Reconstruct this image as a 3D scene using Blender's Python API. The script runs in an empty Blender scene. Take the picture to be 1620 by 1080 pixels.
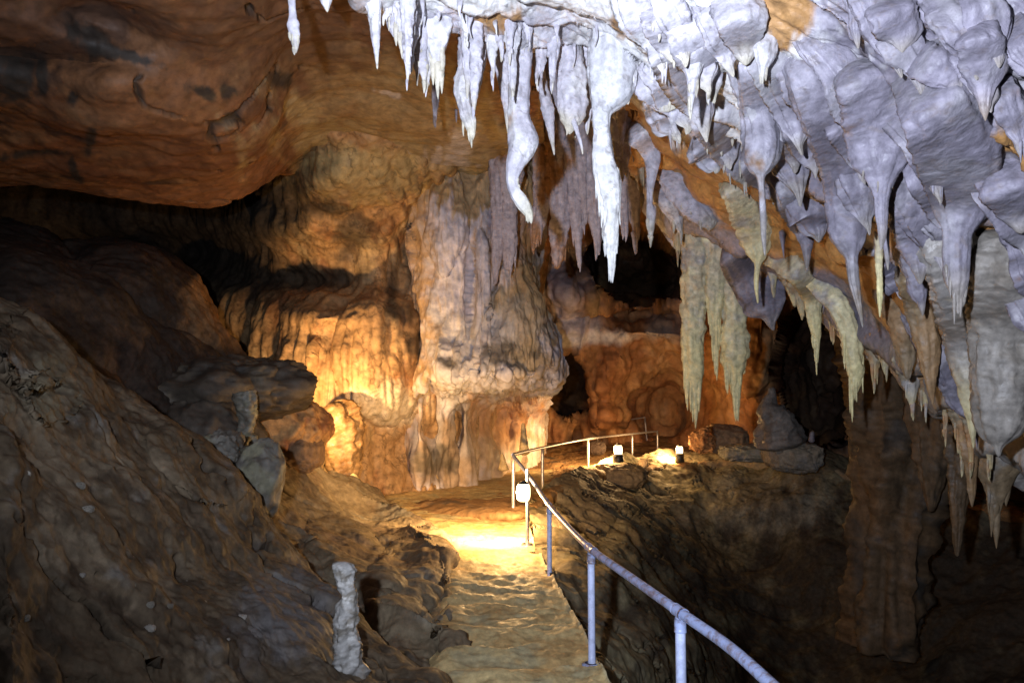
import bpy, math, random
import numpy as np
from mathutils import Vector

random.seed(7)
RNG = np.random.default_rng(11)
sc = bpy.context.scene
COL = sc.collection

# ------------------------------------------------------------------ camera frame
FPX = 1260.0                      # 28 mm on 36 mm, for a 1620 px wide picture
CAMZ = 2.2
PITCH = math.atan(100.0 / FPX)    # eye level lies at y = 640 of the picture
RIGHT = np.array([1.0, 0, 0])
FWD = np.array([0, math.cos(PITCH), math.sin(PITCH)])
UP = np.array([0, -math.sin(PITCH), math.cos(PITCH)])
CAM = np.array([0, 0, CAMZ])


def at(px, py, d):
    """sight line of a picture point followed for depth d -> place in the cave"""
    px = np.asarray(px, float); py = np.asarray(py, float); d = np.asarray(d, float)
    a = ((px - 810) / FPX)[..., None]; b = ((540 - py) / FPX)[..., None]
    return CAM + d[..., None] * (RIGHT * a + UP * b + FWD)


# ------------------------------------------------------------------ noise
_perm = RNG.permutation(256)
PERM = np.concatenate([_perm, _perm, _perm]).astype(np.int64)
_g = RNG.normal(size=(256, 3)); GRAD = (_g / np.linalg.norm(_g, axis=1)[:, None]).astype(np.float32)


def perlin(P):
    P = np.asarray(P, np.float32)
    sh = P.shape[:-1]; P = P.reshape(-1, 3)
    i = np.floor(P).astype(np.int64); f = (P - i).astype(np.float32); i &= 255
    u = f * f * f * (f * (f * 6 - 15) + 10)
    out = np.zeros(len(P), np.float32)
    for dx in (0, 1):
        wx = u[:, 0] if dx else 1 - u[:, 0]
        for dy in (0, 1):
            wy = u[:, 1] if dy else 1 - u[:, 1]
            for dz in (0, 1):
                wz = u[:, 2] if dz else 1 - u[:, 2]
                h = PERM[PERM[PERM[i[:, 0] + dx] + i[:, 1] + dy] + i[:, 2] + dz]
                g = GRAD[h]
                dot = g[:, 0] * (f[:, 0] - dx) + g[:, 1] * (f[:, 1] - dy) + g[:, 2] * (f[:, 2] - dz)
                out += wx * wy * wz * dot
    return out.reshape(sh) * 1.5


def fbm(P, s=1.0, octv=4, off=0.0, gain=0.5, lac=2.03):
    P = np.asarray(P, float) * s + off * 17.31
    a, t = 1.0, 0.0
    r = 0
    for _ in range(octv):
        r = r + a * perlin(P); t += a; a *= gain; P = P * lac + 3.7
    return r / t


def ridged(P, s=1.0, octv=4, off=0.0):
    P = np.asarray(P, float) * s + off * 17.31
    a, t, r = 1.0, 0.0, 0
    for _ in range(octv):
        r = r + a * (1 - np.abs(perlin(P)) * 2); t += a; a *= 0.5; P = P * 2.03 + 3.7
    return r / t


def sstep(a, b, x):
    t = np.clip((x - a) / (b - a), 0, 1)
    return t * t * (3 - 2 * t)


def mix(a, b, t):
    t = np.asarray(t)[..., None]
    return np.asarray(a) * (1 - t) + np.asarray(b) * t


# ------------------------------------------------------------------ splines
def cr(pts, n):
    """Catmull-Rom resample along axis 0 to n samples"""
    pts = np.asarray(pts, float); k = len(pts)
    t = np.linspace(0, k - 1, n); i = np.clip(np.floor(t).astype(int), 0, k - 2); f = t - i
    p0 = pts[np.clip(i - 1, 0, k - 1)]; p1 = pts[i]; p2 = pts[i + 1]; p3 = pts[np.clip(i + 2, 0, k - 1)]
    f = f.reshape((-1,) + (1,) * (pts.ndim - 1))
    return 0.5 * (2 * p1 + (p2 - p0) * f + (2 * p0 - 5 * p1 + 4 * p2 - p3) * f ** 2 + (3 * p1 - p0 - 3 * p2 + p3) * f ** 3)


def link(o, parent=None):
    COL.objects.link(o)
    if parent is not None:
        o.parent = parent
    return o


def mesh_obj(name, V, F, mat, col=None, parent=None, smooth=True):
    """V (n,3), F (m,4) or (m,3) array -> one mesh object"""
    me = bpy.data.meshes.new(name)
    V = np.ascontiguousarray(V, np.float32)
    F = [np.asarray(f, np.int32) for f in (F if isinstance(F, list) else [F]) if len(f)]
    nl = sum(f.size for f in F); nf = sum(len(f) for f in F)
    me.vertices.add(len(V)); me.vertices.foreach_set('co', V.ravel())
    me.loops.add(nl); me.loops.foreach_set('vertex_index', np.concatenate([f.ravel() for f in F]))
    me.polygons.add(nf)
    tot = np.concatenate([np.full(len(f), f.shape[1], np.int32) for f in F])
    st = np.concatenate([[0], np.cumsum(tot)[:-1]]).astype(np.int32)
    me.polygons.foreach_set('loop_start', st); me.polygons.foreach_set('loop_total', tot)
    me.polygons.foreach_set('use_smooth', np.full(nf, smooth))
    me.update(calc_edges=True); me.validate()
    if col is not None:
        a = me.attributes.new('Col', 'FLOAT_COLOR', 'POINT')
        c = np.ones((len(V), 4), np.float32); c[:, :3] = np.clip(col, 0.004, 0.95)
        a.data.foreach_set('color', c.ravel())
    me.materials.append(mat)
    return link(bpy.data.objects.new(name, me), parent)


def grid_faces(nr, nc, wrap=False):
    r = np.arange(nr - 1)[:, None]; c = np.arange(nc if wrap else nc - 1)[None, :]
    c2 = (c + 1) % nc
    return np.stack([r * nc + c, r * nc + c2, (r + 1) * nc + c2, (r + 1) * nc + c], -1).reshape(-1, 4)


def tag(o, label, cat=None, group=None, kind=None):
    if label: o['label'] = label
    if cat: o['category'] = cat
    if group: o['group'] = group
    if kind: o['kind'] = kind
    return o


def structure(o):
    o['kind'] = 'structure'
    return o


# ------------------------------------------------------------------ materials
def rock_mat(name, bump=0.5, scale=5.0, rough=(0.55, 0.85), spec=0.3, vary=0.35, dist=0.06, sss=0.0):
    m = bpy.data.materials.new(name); m.use_nodes = True
    nt = m.node_tree; N = nt.nodes; L = nt.links
    for n in list(N): N.remove(n)
    out = N.new('ShaderNodeOutputMaterial'); b = N.new('ShaderNodeBsdfPrincipled')
    L.new(b.outputs[0], out.inputs[0])
    tc = N.new('ShaderNodeTexCoord')
    at_ = N.new('ShaderNodeAttribute'); at_.attribute_name = 'Col'
    n1 = N.new('ShaderNodeTexNoise'); n1.inputs['Scale'].default_value = scale * 1.7; n1.inputs['Detail'].default_value = 9
    n1.inputs['Roughness'].default_value = 0.65
    L.new(tc.outputs['Object'], n1.inputs['Vector'])
    mr = N.new('ShaderNodeMapRange'); mr.inputs[1].default_value = 0.3; mr.inputs[2].default_value = 0.7
    mr.inputs[3].default_value = 1 - vary; mr.inputs[4].default_value = 1 + vary * 0.6
    L.new(n1.outputs['Fac'], mr.inputs[0])
    mx = N.new('ShaderNodeMix'); mx.data_type = 'RGBA'; mx.blend_type = 'MULTIPLY'; mx.inputs[0].default_value = 1
    L.new(at_.outputs['Color'], mx.inputs[6]); L.new(mr.outputs[0], mx.inputs[7])
    L.new(mx.outputs[2], b.inputs['Base Color'])
    n2 = N.new('ShaderNodeTexNoise'); n2.inputs['Scale'].default_value = scale; n2.inputs['Detail'].default_value = 10
    n2.inputs['Roughness'].default_value = 0.62; n2.inputs['Distortion'].default_value = 0.4
    L.new(tc.outputs['Object'], n2.inputs['Vector'])
    v = N.new('ShaderNodeTexVoronoi'); v.inputs['Scale'].default_value = scale * 3.1
    L.new(n2.outputs['Color'], v.inputs['Vector']) if False else L.new(tc.outputs['Object'], v.inputs['Vector'])
    ad = N.new('ShaderNodeMath'); ad.operation = 'MULTIPLY_ADD'; ad.inputs[1].default_value = 0.12
    L.new(v.outputs['Distance'], ad.inputs[0]); L.new(n2.outputs['Fac'], ad.inputs[2])
    bp = N.new('ShaderNodeBump'); bp.inputs['Strength'].default_value = bump; bp.inputs['Distance'].default_value = dist
    L.new(ad.outputs[0], bp.inputs['Height']); L.new(bp.outputs[0], b.inputs['Normal'])
    r = N.new('ShaderNodeMapRange'); r.inputs[1].default_value = 0.35; r.inputs[2].default_value = 0.65
    r.inputs[3].default_value = rough[0]; r.inputs[4].default_value = rough[1]
    L.new(n2.outputs['Fac'], r.inputs[0]); L.new(r.outputs[0], b.inputs['Roughness'])
    b.inputs['Specular IOR Level'].default_value = spec
    return m


def plain_mat(name, color, rough=0.5, metal=0.0, emit=0.0, ecol=None, rust=0.0):
    m = bpy.data.materials.new(name); m.use_nodes = True
    nt = m.node_tree; b = nt.nodes['Principled BSDF']
    n = nt.nodes.new('ShaderNodeTexNoise'); n.inputs['Scale'].default_value = 14; n.inputs['Detail'].default_value = 8
    n.inputs['Roughness'].default_value = 0.7
    tc = nt.nodes.new('ShaderNodeTexCoord'); nt.links.new(tc.outputs['Object'], n.inputs['Vector'])
    rp = nt.nodes.new('ShaderNodeValToRGB')
    rp.color_ramp.elements[0].position = 0.40; rp.color_ramp.elements[1].position = 0.54
    rc = (0.13, 0.07, 0.035) if rust else tuple(0.75 * c for c in color)
    rp.color_ramp.elements[0].color = tuple(color[i] * (1 - rust) + rc[i] * rust if rust else rc[i] for i in range(3)) + (1,)
    rp.color_ramp.elements[1].color = tuple(color) + (1,)
    nt.links.new(n.outputs['Fac'], rp.inputs[0]); nt.links.new(rp.outputs[0], b.inputs['Base Color'])
    bp = nt.nodes.new('ShaderNodeBump'); bp.inputs['Strength'].default_value = 0.15; bp.inputs['Distance'].default_value = 0.01
    nt.links.new(n.outputs['Fac'], bp.inputs['Height']); nt.links.new(bp.outputs[0], b.inputs['Normal'])
    b.inputs['Roughness'].default_value = rough; b.inputs['Metallic'].default_value = metal
    if emit:
        b.inputs['Emission Color'].default_value = tuple(ecol or color) + (1,)
        b.inputs['Emission Strength'].default_value = emit
    return m


M_ROCK = rock_mat('limestone', 0.24, 4.5, (0.5, 0.85), 0.3, 0.45, 0.035)
M_MUD = rock_mat('clay_rock', 0.3, 6.0, (0.6, 0.9), 0.15, 0.45, 0.04)
M_CALC = rock_mat('calcite', 0.5, 7.0, (0.32, 0.75), 0.4, 0.4, 0.045)
M_FAR = rock_mat('flowstone', 0.32, 2.4, (0.5, 0.85), 0.3, 0.4, 0.10)
M_PATH = rock_mat('trodden_clay', 0.35, 9, (0.5, 0.8), 0.3, 0.35, 0.03)

OCHRE = (0.40, 0.205, 0.06); RUST = (0.26, 0.095, 0.035); TAN = (0.42, 0.30, 0.15)
LAV = (0.56, 0.54, 0.60); WHITE = (0.80, 0.79, 0.77); CREAM = (0.62, 0.56, 0.34)
MUD = (0.15, 0.115, 0.085); DARK = (0.035, 0.028, 0.022); GREY = (0.26, 0.25, 0.235); OLIVE = (0.30, 0.28, 0.16)


def palette(P, cols, s=0.8, off=0.0, stretch=(1, 1, 1), sharp=0.12):
    """patches of pigment, borders broken by noise"""
    Q = P * np.array(stretch)
    c = np.broadcast_to(np.array(cols[0], float), P.shape).copy()
    for i, (k, th) in enumerate(cols[1:]):
        n = fbm(Q, s * (1 + 0.25 * i), 6, off + 3.1 * i, 0.6)
        c = mix(c, k, sstep(th - sharp, th + sharp, n))
    v = fbm(P, s * 5, 4, off + 9, 0.6)
    return c * (1 + 0.35 * v)[..., None]


# ------------------------------------------------------------------ lofted rock sheets
class Sheet:
    def __init__(self, rows, nr, nc):
        R = np.array(rows, float)                    # (r, c, 3) px, py, depth
        R[..., 2] = 1.0 / R[..., 2]
        A = cr(R, nr); A = np.moveaxis(cr(np.moveaxis(A, 1, 0), nc), 0, 1)
        self.px = A[..., 0]; self.py = A[..., 1]; self.d = 1.0 / np.clip(A[..., 2], 0.01, 2)
        self.nr, self.nc = nr, nc

    def dome(self, px, py, rx, ry, amp, p=1.0, rot=0.0):
        """swelling (amp > 0, towards the entrance) or hollow (amp < 0)"""
        c, s = math.cos(rot), math.sin(rot)
        x = self.px - px; y = self.py - py
        u = (x * c + y * s) / rx; v = (-x * s + y * c) / ry
        w = 0.16 * fbm(np.stack([self.px / 60, self.py / 60, 0 * self.px + px], -1), 1, 3)
        r2 = np.clip(1 - (u * u + v * v) + w, 0, 1)
        self.d = self.d - amp * r2 ** (0.5 * p)
        return self

    def soft(self, px, py, rx, ry, amp, rot=0.0):
        c, s = math.cos(rot), math.sin(rot)
        x = self.px - px; y = self.py - py
        u = (x * c + y * s) / rx; v = (-x * s + y * c) / ry
        self.d = self.d - amp * np.exp(-(u * u + v * v))
        return self

    def place(self):
        self.P = at(self.px, self.py, self.d)
        return self

    def normals(self):
        P = self.P
        n = np.cross(np.gradient(P, axis=1), np.gradient(P, axis=0))
        n /= np.linalg.norm(n, axis=-1)[..., None] + 1e-9
        v = CAM - P
        sgn = np.sign((n * v).sum(-1)); s0 = 1.0 if sgn.mean() >= 0 else -1.0
        return n * s0

    def push(self, h):
        self.P = self.P + self.normals() * np.asarray(h)[..., None]
        return self

    def rough(self, layers):
        """layers: (scale, amp, octaves, stretch, kind)"""
        h = 0
        for k, (s, a, o, st, kind) in enumerate(layers):
            Q = self.P * np.array(st)
            h = h + a * (fbm(Q, s, o, k + 1) if kind == 'f' else ridged(Q, s, o, k + 1) - 0.5)
        return self.push(h)

    def paint(self, col, px, py, rx, ry, c, t=1.0, rot=0.0, edge=0.5, s=0.03):
        cc, ss = math.cos(rot), math.sin(rot)
        x = self.px - px; y = self.py - py
        u = (x * cc + y * ss) / rx; v = (-x * ss + y * cc) / ry
        w = fbm(np.stack([self.px * s, self.py * s * 0.7, 0 * self.px + px * 0.1 + py], -1), 1, 5, 0, 0.6) * 1.3
        f = sstep(1 + edge, 1 - edge, np.sqrt(u * u + v * v) + w)
        return mix(col, c, f * t)

    def build(self, name, mat, col):
        f = grid_faces(self.nr, self.nc)
        return mesh_obj(name, self.P.reshape(-1, 3), f, mat, col.reshape(-1, 3))


def depth_at(sheet_rows, px, py):
    """depth of a lofted sheet on the sight line of a picture point (coarse lookup)"""
    s = sheet_rows
    k = int(s.nr * getattr(s, 'front', 1.0))
    X, Y, D = s.px[:k], s.py[:k], s.d[:k]
    m = (np.abs(X - px) < 7) & (np.abs(Y - py) < 7)
    if m.any():
        return float(np.percentile(D[m], 15))
    return float(D.ravel()[np.argmin((X - px) ** 2 + (Y - py) ** 2)])


# ------------------------------------------------------------------ hanging and standing dripstone
class Acc:
    def __init__(self): self.V = []; self.F = []; self.C = []; self.n = 0
    def add(self, V, F, C):
        self.V.append(V); self.F.append(F + self.n); self.C.append(C); self.n += len(V)
    def obj(self, name, mat, parent=None):
        return mesh_obj(name, np.concatenate(self.V), np.concatenate(self.F), mat, np.concatenate(self.C), parent)


def body(acc, pts, tf=0.75, flute=0.16, lump=0.12, m=36, step=2.5, seed=0.0, cols=None, ang=0.0):
    """pts: (px, py, halfwidth_px, depth) from root to tip; one closed tapering skin"""
    pts = np.array(pts, float)
    L = np.sum(np.hypot(np.diff(pts[:, 0]), np.diff(pts[:, 1])))
    n = int(np.clip(L / step, 10, 200))
    seg = np.hypot(np.diff(pts[:, 0]), np.diff(pts[:, 1])); t = np.concatenate([[0], np.cumsum(seg)])
    A = np.stack([np.interp(np.linspace(0, t[-1], 6 * n), t, cr_col) for cr_col in pts.T], -1) if len(pts) < 3 else None
    if A is None:
        D = cr(pts, 40 * len(pts)); s2 = np.concatenate([[0], np.cumsum(np.hypot(np.diff(D[:, 0]), np.diff(D[:, 1])))])
        A = np.stack([np.interp(np.linspace(0, s2[-1], n), s2, D[:, k]) for k in range(4)], -1)
    else:
        A = A[np.linspace(0, len(A) - 1, n).astype(int)]
    hw = np.clip(A[:, 2], 0.6, None) * A[:, 3] / FPX
    kk = max(2, n // 9); fr_ = np.clip(np.arange(n) / kk, 0.02, 1); hw = hw * np.sqrt(1 - (1 - fr_) ** 2); hw[-1] *= .1
    C = at(A[:, 0], A[:, 1], A[:, 3])
    th = np.linspace(0, 2 * np.pi, m, endpoint=False)
    ca, sa = np.cos(th), np.sin(th)
    tx, ty = np.gradient(A[:, 0]), np.gradient(A[:, 1]); k_ = max(3, n // 8)
    ker = np.ones(k_) / k_
    tx = np.convolve(np.pad(tx, k_, 'edge'), ker, 'same')[k_:-k_]; ty = np.convolve(np.pad(ty, k_, 'edge'), ker, 'same')[k_:-k_]
    tl = np.hypot(tx, ty) + 1e-9; sg = np.sign(np.mean(ty)) or 1.0
    side = (sg * ty / tl)[:, None] * RIGHT + (sg * tx / tl)[:, None] * UP
    ring = ca[None, :, None] * side[:, None, :] + (sa * tf)[None, :, None] * np.array([math.sin(ang), math.cos(ang), 0])
    V = C[:, None, :] + ring * hw[:, None, None]
    # flutes run down the length, lumps break them up
    size = max(hw.max(), 0.01)
    Q = np.stack([np.broadcast_to(ca * 1.6, (n, m)), np.broadcast_to(sa * 1.6, (n, m)), np.broadcast_to((C[:, 2] / size * 0.22)[:, None], (n, m))], -1)
    h = flute * fbm(Q + seed * 7.7, 1.0, 3) + 0.6 * flute * fbm(Q * np.array([2.4, 2.4, 1.0]), 1, 2, seed)
    h = h + lump * fbm(V, 1.1 / size, 4, seed, 0.55) + 0.5 * lump * ridged(V * np.array([1, 1, .45]), 3.0 / size ** 0.7, 2, seed)
    h = h + 0.55 * lump * fbm(V * np.array([1, 1, .7]), 4.5 / size ** .8, 3, seed + 2, .6)
    rad = ring * hw[:, None, None]
    V = V + rad * h[..., None] * 1.3
    V = V.reshape(-1, 3)
    V = np.concatenate([V, C[:1] + [0, 0, 0.02], C[-1:] + np.array([[0, 0, -0.6 * hw[-1] if A[-1, 1] > A[0, 1] else 0.4 * hw[-1]]])])
    F = grid_faces(n, m, True)
    i = np.arange(m); j = (i + 1) % m
    top = np.stack([np.full(m, n * m), j, i, i], -1); bot = np.stack([np.full(m, n * m + 1), (n - 1) * m + i, (n - 1) * m + j, (n - 1) * m + j], -1)
    # triangles written as degenerate-free quads are not possible: keep the caps as thin extra rings instead
    tt = np.linspace(0, 1, n)[:, None] * np.ones((1, m))
    tt = np.concatenate([tt.ravel(), [0, 1]])
    c = cols(V, tt) if cols else palette(V, [LAV], 1.0)
    acc.add(V[:-2], F, c[:-2])
    return A


def fringe(acc, A, n=8, t0=0.55, lpx=22, wpx=3.0, seed=0, cols=None):
    """drips along the lower rim of a body, pointing straight down"""
    r = random.Random(seed)
    for _ in range(n):
        t = t0 + (1 - t0) * r.random(); i = min(len(A) - 1, int(t * (len(A) - 1)))
        px, py, hw, d = A[i]
        k = r.uniform(-1, 1); k = math.copysign(abs(k) ** 0.4, k)
        x = px + k * hw * 0.97; l = lpx * r.uniform(0.4, 1.3); w = wpx * r.uniform(0.7, 1.3)
        dd = d - 0.4 * hw * d / FPX * math.sqrt(max(0, 1 - k * k))
        body(acc, [(x, py - l * 0.5, w * 1.1, dd), (x + r.uniform(-1, 1), py + l * 0.3, w * .8, dd), (x + r.uniform(-1, 1), py + l, 0.6, dd)],
             0.9, 0.1, 0.15, 10, 3, seed + i, cols)


def col_lav(seed, ochre=0.25, tip=CREAM, tipt=0.75, base=LAV):
    def f(V, t):
        V = np.asarray(V)
        c = palette(V, [base, ((.68, .67, .68), 0.12), (OCHRE, 0.62 - ochre), ((0.30, 0.27, 0.30), 0.45)], 1.6, seed, (1, 1, 0.6))
        c = mix(c, tip, sstep(tipt, 1.0, t + 0.12 * fbm(V, 4, 3, seed)) * 0.6)
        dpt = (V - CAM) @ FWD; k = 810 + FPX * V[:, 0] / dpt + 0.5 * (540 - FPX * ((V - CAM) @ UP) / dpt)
        c = mix(c, c * np.array([.36, .345, .38]), sstep(1060, 1430, k))  # dirtier calcite plus dimmer flash to the right, both put into the colour
        vein = np.abs(fbm(V * np.array([1, 1, .6]), 3.0, 4, seed + 3, .6))
        return mix(c, (.16, .13, .12), sstep(.03, .004, vein) * .5)
    return f


def col_cream(seed):
    def f(V, t):
        c = palette(V, [(0.46, 0.40, 0.27), ((0.36, 0.34, 0.31), 0.08), (CREAM, 0.12)], 2.0, seed, (1, 1, 0.9))
        return mix(c, (0.66, 0.58, 0.28), sstep(0.3, 0.9, t) * 0.8)
    return f


def col_brown(seed):
    def f(V, t):
        return palette(V, [(0.20, 0.145, 0.085), ((.24, .15, .075), 0.1), (GREY, 0.2), (DARK, 0.38)], 1.5, seed, (1.3, 1.3, 0.35))
    return f


def col_brown2(seed):
    def f(V, t):
        return palette(V, [(0.12, 0.08, 0.045), ((.15, .09, .045), 0.1), ((.07, .058, .047), 0.2), (DARK, 0.3)], 1.2, seed, (1.2, 1.2, .5))
    return f


def col_grey(seed):
    def f(V, t):
        return palette(V, [GREY, ((0.42, 0.40, 0.36), 0.05), (MUD, 0.22)], 3.0, seed)
    return f

# ================================================================== THE CAVE SHELL
# ---- right-hand sloping ceiling
cx = [520, 640, 740, 850, 940, 1010, 1100, 1220, 1340, 1460, 1620, 1820]
e_py = [-30, 12, 44, 62, 100, 240, 372, 425, 510, 600, 740, 930]
e_d = [6.2, 6.9, 7.3, 7.8, 8.8, 11.8, 13.6, 12.6, 11.2, 9.6, 8.4, 7.6]
t_d = [4.6, 4.6, 4.5, 4.4, 4.3, 4.25, 4.2, 4.1, 4.0, 3.9, 3.8, 3.7]
rows = []
for k in (0, .2, .4, .6, .8, 1.0):
    rows.append([(cx[i] + (0 if k < 1 else 0), -220 + (e_py[i] + 220) * k, 1 / ((1 - k) / t_d[i] + k / e_d[i])) for i in range(len(cx))])
rows.append([(cx[i], e_py[i] - 4, e_d[i] + 1.6) for i in range(len(cx))])
rows.append([(cx[i], e_py[i] - 60, e_d[i] + 5) for i in range(len(cx))])
CEIL = Sheet(rows, 420, 620); CEIL.front = .72
CEIL.soft(1120, 60, 260, 120, 0.35).soft(1300, 230, 160, 70, 0.3, 0.5).soft(1500, 200, 140, 120, 0.4, 0.6)
CEIL.soft(1060, 250, 120, 40, -0.6, 0.5).soft(1240, 330, 110, 32, -0.5, 0.5).soft(1560, 380, 60, 60, -0.6)
CEIL.place()
q = CEIL
dirn = (-0.48 * q.px + 0.88 * q.py)                     # across the run of the shingled lips
wob = fbm(q.P, 0.38, 3, 2.2, 0.42)
ph = dirn / 82.0 + 2.3 * wob + 0.10 * fbm(q.P, 2.2, 3, 9)
saw = ph - np.floor(ph)
lipamp = 0.5 + 0.5 * np.clip(fbm(q.P, 0.5, 2, 5) * 2 + 0.4, 0, 1)
lip = np.where(saw < 0.86, (saw / 0.86) ** 1.3, 1 - (saw - 0.86) / 0.14)
q.push(0.20 * lipamp * lip * (q.d / 8))
q.rough([(0.8, 0.15, 3, (1, 1, 1), 'f'), (3.0, 0.035, 3, (1, 1, 1), 'f'), (9, 0.010, 3, (1, 1, 1), 'f')])
fold = np.stack([(0.88 * q.px + 0.48 * q.py) / 170, dirn / 22.0 + 2 * wob, 0 * q.px], -1)
q.push(0.13 * fbm(fold, 1.0, 3, 4) * (q.d / 8))
wp = q.P + 0.35 * np.stack([fbm(q.P, 1.3, 3, 61), fbm(q.P, 1.3, 3, 62), fbm(q.P, 1.3, 3, 63)], -1)
q.push(0.035 * (ridged(wp * np.array([1.2, 1.2, .55]), 2.6, 4, 64) - .5) + .012 * (ridged(wp, 9, 3, 65) - .5))
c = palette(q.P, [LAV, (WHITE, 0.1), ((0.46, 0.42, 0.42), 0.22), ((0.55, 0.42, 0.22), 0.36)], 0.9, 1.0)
dirt_falloff = sstep(1090, 1430, q.px + 0.5 * q.py + 160 * fbm(q.P, .8, 3, 77)); c = mix(c, c * np.array([.33, .315, .35]), dirt_falloff)  # purple-grey dirt together with painted flash falloff towards the right
c = q.paint(c, 1090, 60, 210, 130, (.86, .85, .83), .9, .4)  # hot spot of the flash painted into the calcite as extra white
vein = np.abs(fbm(q.P * np.array([1, 1, 1.3]), 1.5, 5, 88, .6)); c = mix(c, (0.13, 0.11, 0.11), sstep(.022, .004, vein) * .55 * sstep(-.1, .2, fbm(q.P, .9, 2, 89)))
c = mix(c, (0.16, 0.12, 0.09), sstep(0.86, 0.95, saw) * 0.35)  # shadow in the gaps behind the lips, painted as a dark tone
for b in [(1060, 240, 120, 34, .52), (1230, 320, 150, 30, .55), (1330, 400, 140, 30, .55), (1440, 480, 120, 28, .6), (1200, 105, 24, 28, .2),
          (1010, 20, 30, 24, .0), (780, 10, 40, 20, 0), (1570, 370, 50, 60, .5), (1400, 330, 60, 26, .9), (1290, 300, 60, 22, .6), (1590, 220, 50, 26, .6), (1230, 20, 60, 40, 0)]:
    c = q.paint(c, b[0], b[1], b[2], b[3], OCHRE, 0.95, b[4], 0.3)
bl = np.array([(975, 150), (1060, 240), (1150, 308), (1250, 362), (1340, 430), (1440, 505)])
bd = np.abs(q.py - np.interp(q.px, bl[:, 0], bl[:, 1])) / 34 + 0.9 * fbm(q.P, .9, 5, 91, .6) + 3 * (q.px < 985) + 3 * (q.px > 1470)
c = mix(c, np.array(OCHRE) * (1 + .3 * fbm(q.P, 3, 4, 92))[..., None], sstep(1.05, .75, bd) * .92)
c = q.paint(c, 1560, 640, 120, 160, (0.36, 0.33, 0.27), 0.7)
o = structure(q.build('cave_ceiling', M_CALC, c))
rel_ = q.P - CAM; q.d = rel_ @ FWD; q.px = 810 + FPX * (rel_ @ RIGHT) / q.d; q.py = 540 - FPX * (rel_ @ UP) / q.d

# ---- left-hand ceiling slab, orange underside with a dark recess below
bx = [-260, -100, 40, 160, 260, 340, 410, 470, 560, 660, 760, 860]
b_py = [285, 290, 294, 300, 308, 314, 292, 250, 262, 285, 262, 200]
b_d = [11.5, 11.8, 12, 12.3, 12.8, 13.2, 13.8, 15.6, 18, 19, 17, 13.5]
bt = [4.9, 5, 5, 5.1, 5.1, 5.2, 5.2, 5.2, 5.2, 5.2, 5.1, 5.0]
rows = []
for k in (0, .25, .5, .75, .92, 1.0):
    rows.append([(bx[i], -220 + (b_py[i] + 220) * k, 1 / ((1 - k) / bt[i] + k / b_d[i])) for i in range(len(bx))])
rows.append([(bx[i], b_py[i] + (2 if i < 7 else 16), b_d[i] + 1.2) for i in range(len(bx))])
rows.append([(bx[i], b_py[i] - (60 if i < 7 else -40), b_d[i] + 5) for i in range(len(bx))])
S = Sheet(rows, 330, 480)
S.soft(250, 190, 200, 80, 0.5).soft(160, 30, 120, 40, -0.8, 0.3).soft(60, 90, 120, 20, -0.7, 0.1).soft(560, 120, 160, 90, -0.5)
S.soft(170, 150, 75, 60, 0.4).soft(320, 230, 140, 60, 0.4)
crk = None
S.place().rough([(0.5, 0.24, 3, (1, 1, 1), 'f'), (1.6, 0.07, 4, (1, 1, 1), 'f'), (2.3, 0.03, 3, (1, 1, 1), 'r'), (5, 0.016, 3, (1, 1, 1), 'f')])
c = palette(S.P, [(0.19, 0.085, 0.036), ((0.14, 0.056, 0.024), 0.1), ((0.215, 0.11, 0.05), 0.2), ((0.05, 0.026, 0.016), 0.3)], 0.6, 4)
c = S.paint(c, 650, 225, 200, 110, (0.38, 0.30, 0.155), 0.95, 0.2)
c = S.paint(c, 600, 150, 150, 50, (0.27, 0.18, 0.08), 0.8, 0.4)
for b in [(660, 275, 12, 26), (690, 255, 9, 22), (725, 235, 20, 30), (615, 270, 8, 14), (640, 245, 16, 6), (612, 155, 18, 4)]:
    c = S.paint(c, b[0], b[1], b[2], b[3], (.58, .54, .52), .8, .3, .4, .06)
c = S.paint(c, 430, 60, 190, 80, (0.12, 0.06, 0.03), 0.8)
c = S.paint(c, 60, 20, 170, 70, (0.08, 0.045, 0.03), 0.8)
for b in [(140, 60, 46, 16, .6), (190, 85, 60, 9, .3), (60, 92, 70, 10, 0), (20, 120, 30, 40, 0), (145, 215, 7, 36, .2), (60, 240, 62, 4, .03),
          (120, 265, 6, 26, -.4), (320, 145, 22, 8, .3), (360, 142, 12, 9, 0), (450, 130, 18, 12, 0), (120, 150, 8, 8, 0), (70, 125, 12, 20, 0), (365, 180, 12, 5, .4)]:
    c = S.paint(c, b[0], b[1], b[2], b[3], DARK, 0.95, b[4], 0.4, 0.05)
st_ = fbm(S.P * np.array([1.6, 1, .35]), 1.3, 5, 45, .6); c = mix(c, (.50, .46, .48), sstep(.0, .16, st_ + (S.py - 330) / 260) * sstep(610, 660, S.px) * sstep(230, 280, S.py) * .85)
crk = np.abs(fbm(S.P, 0.42, 4, 31, 0.42)) + .35 * np.clip(fbm(S.P, 1.1, 3, 33), -.02, 1)
m_ = sstep(0.022, 0.004, crk) * sstep(-0.3, -.05, fbm(S.P, 0.3, 2, 8)) * sstep(560, 440, S.px)
c = mix(c, DARK, m_ * 0.85)
S.push(-0.08 * m_)
structure(S.build('cave_ceiling_orange', M_ROCK, c))

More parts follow.
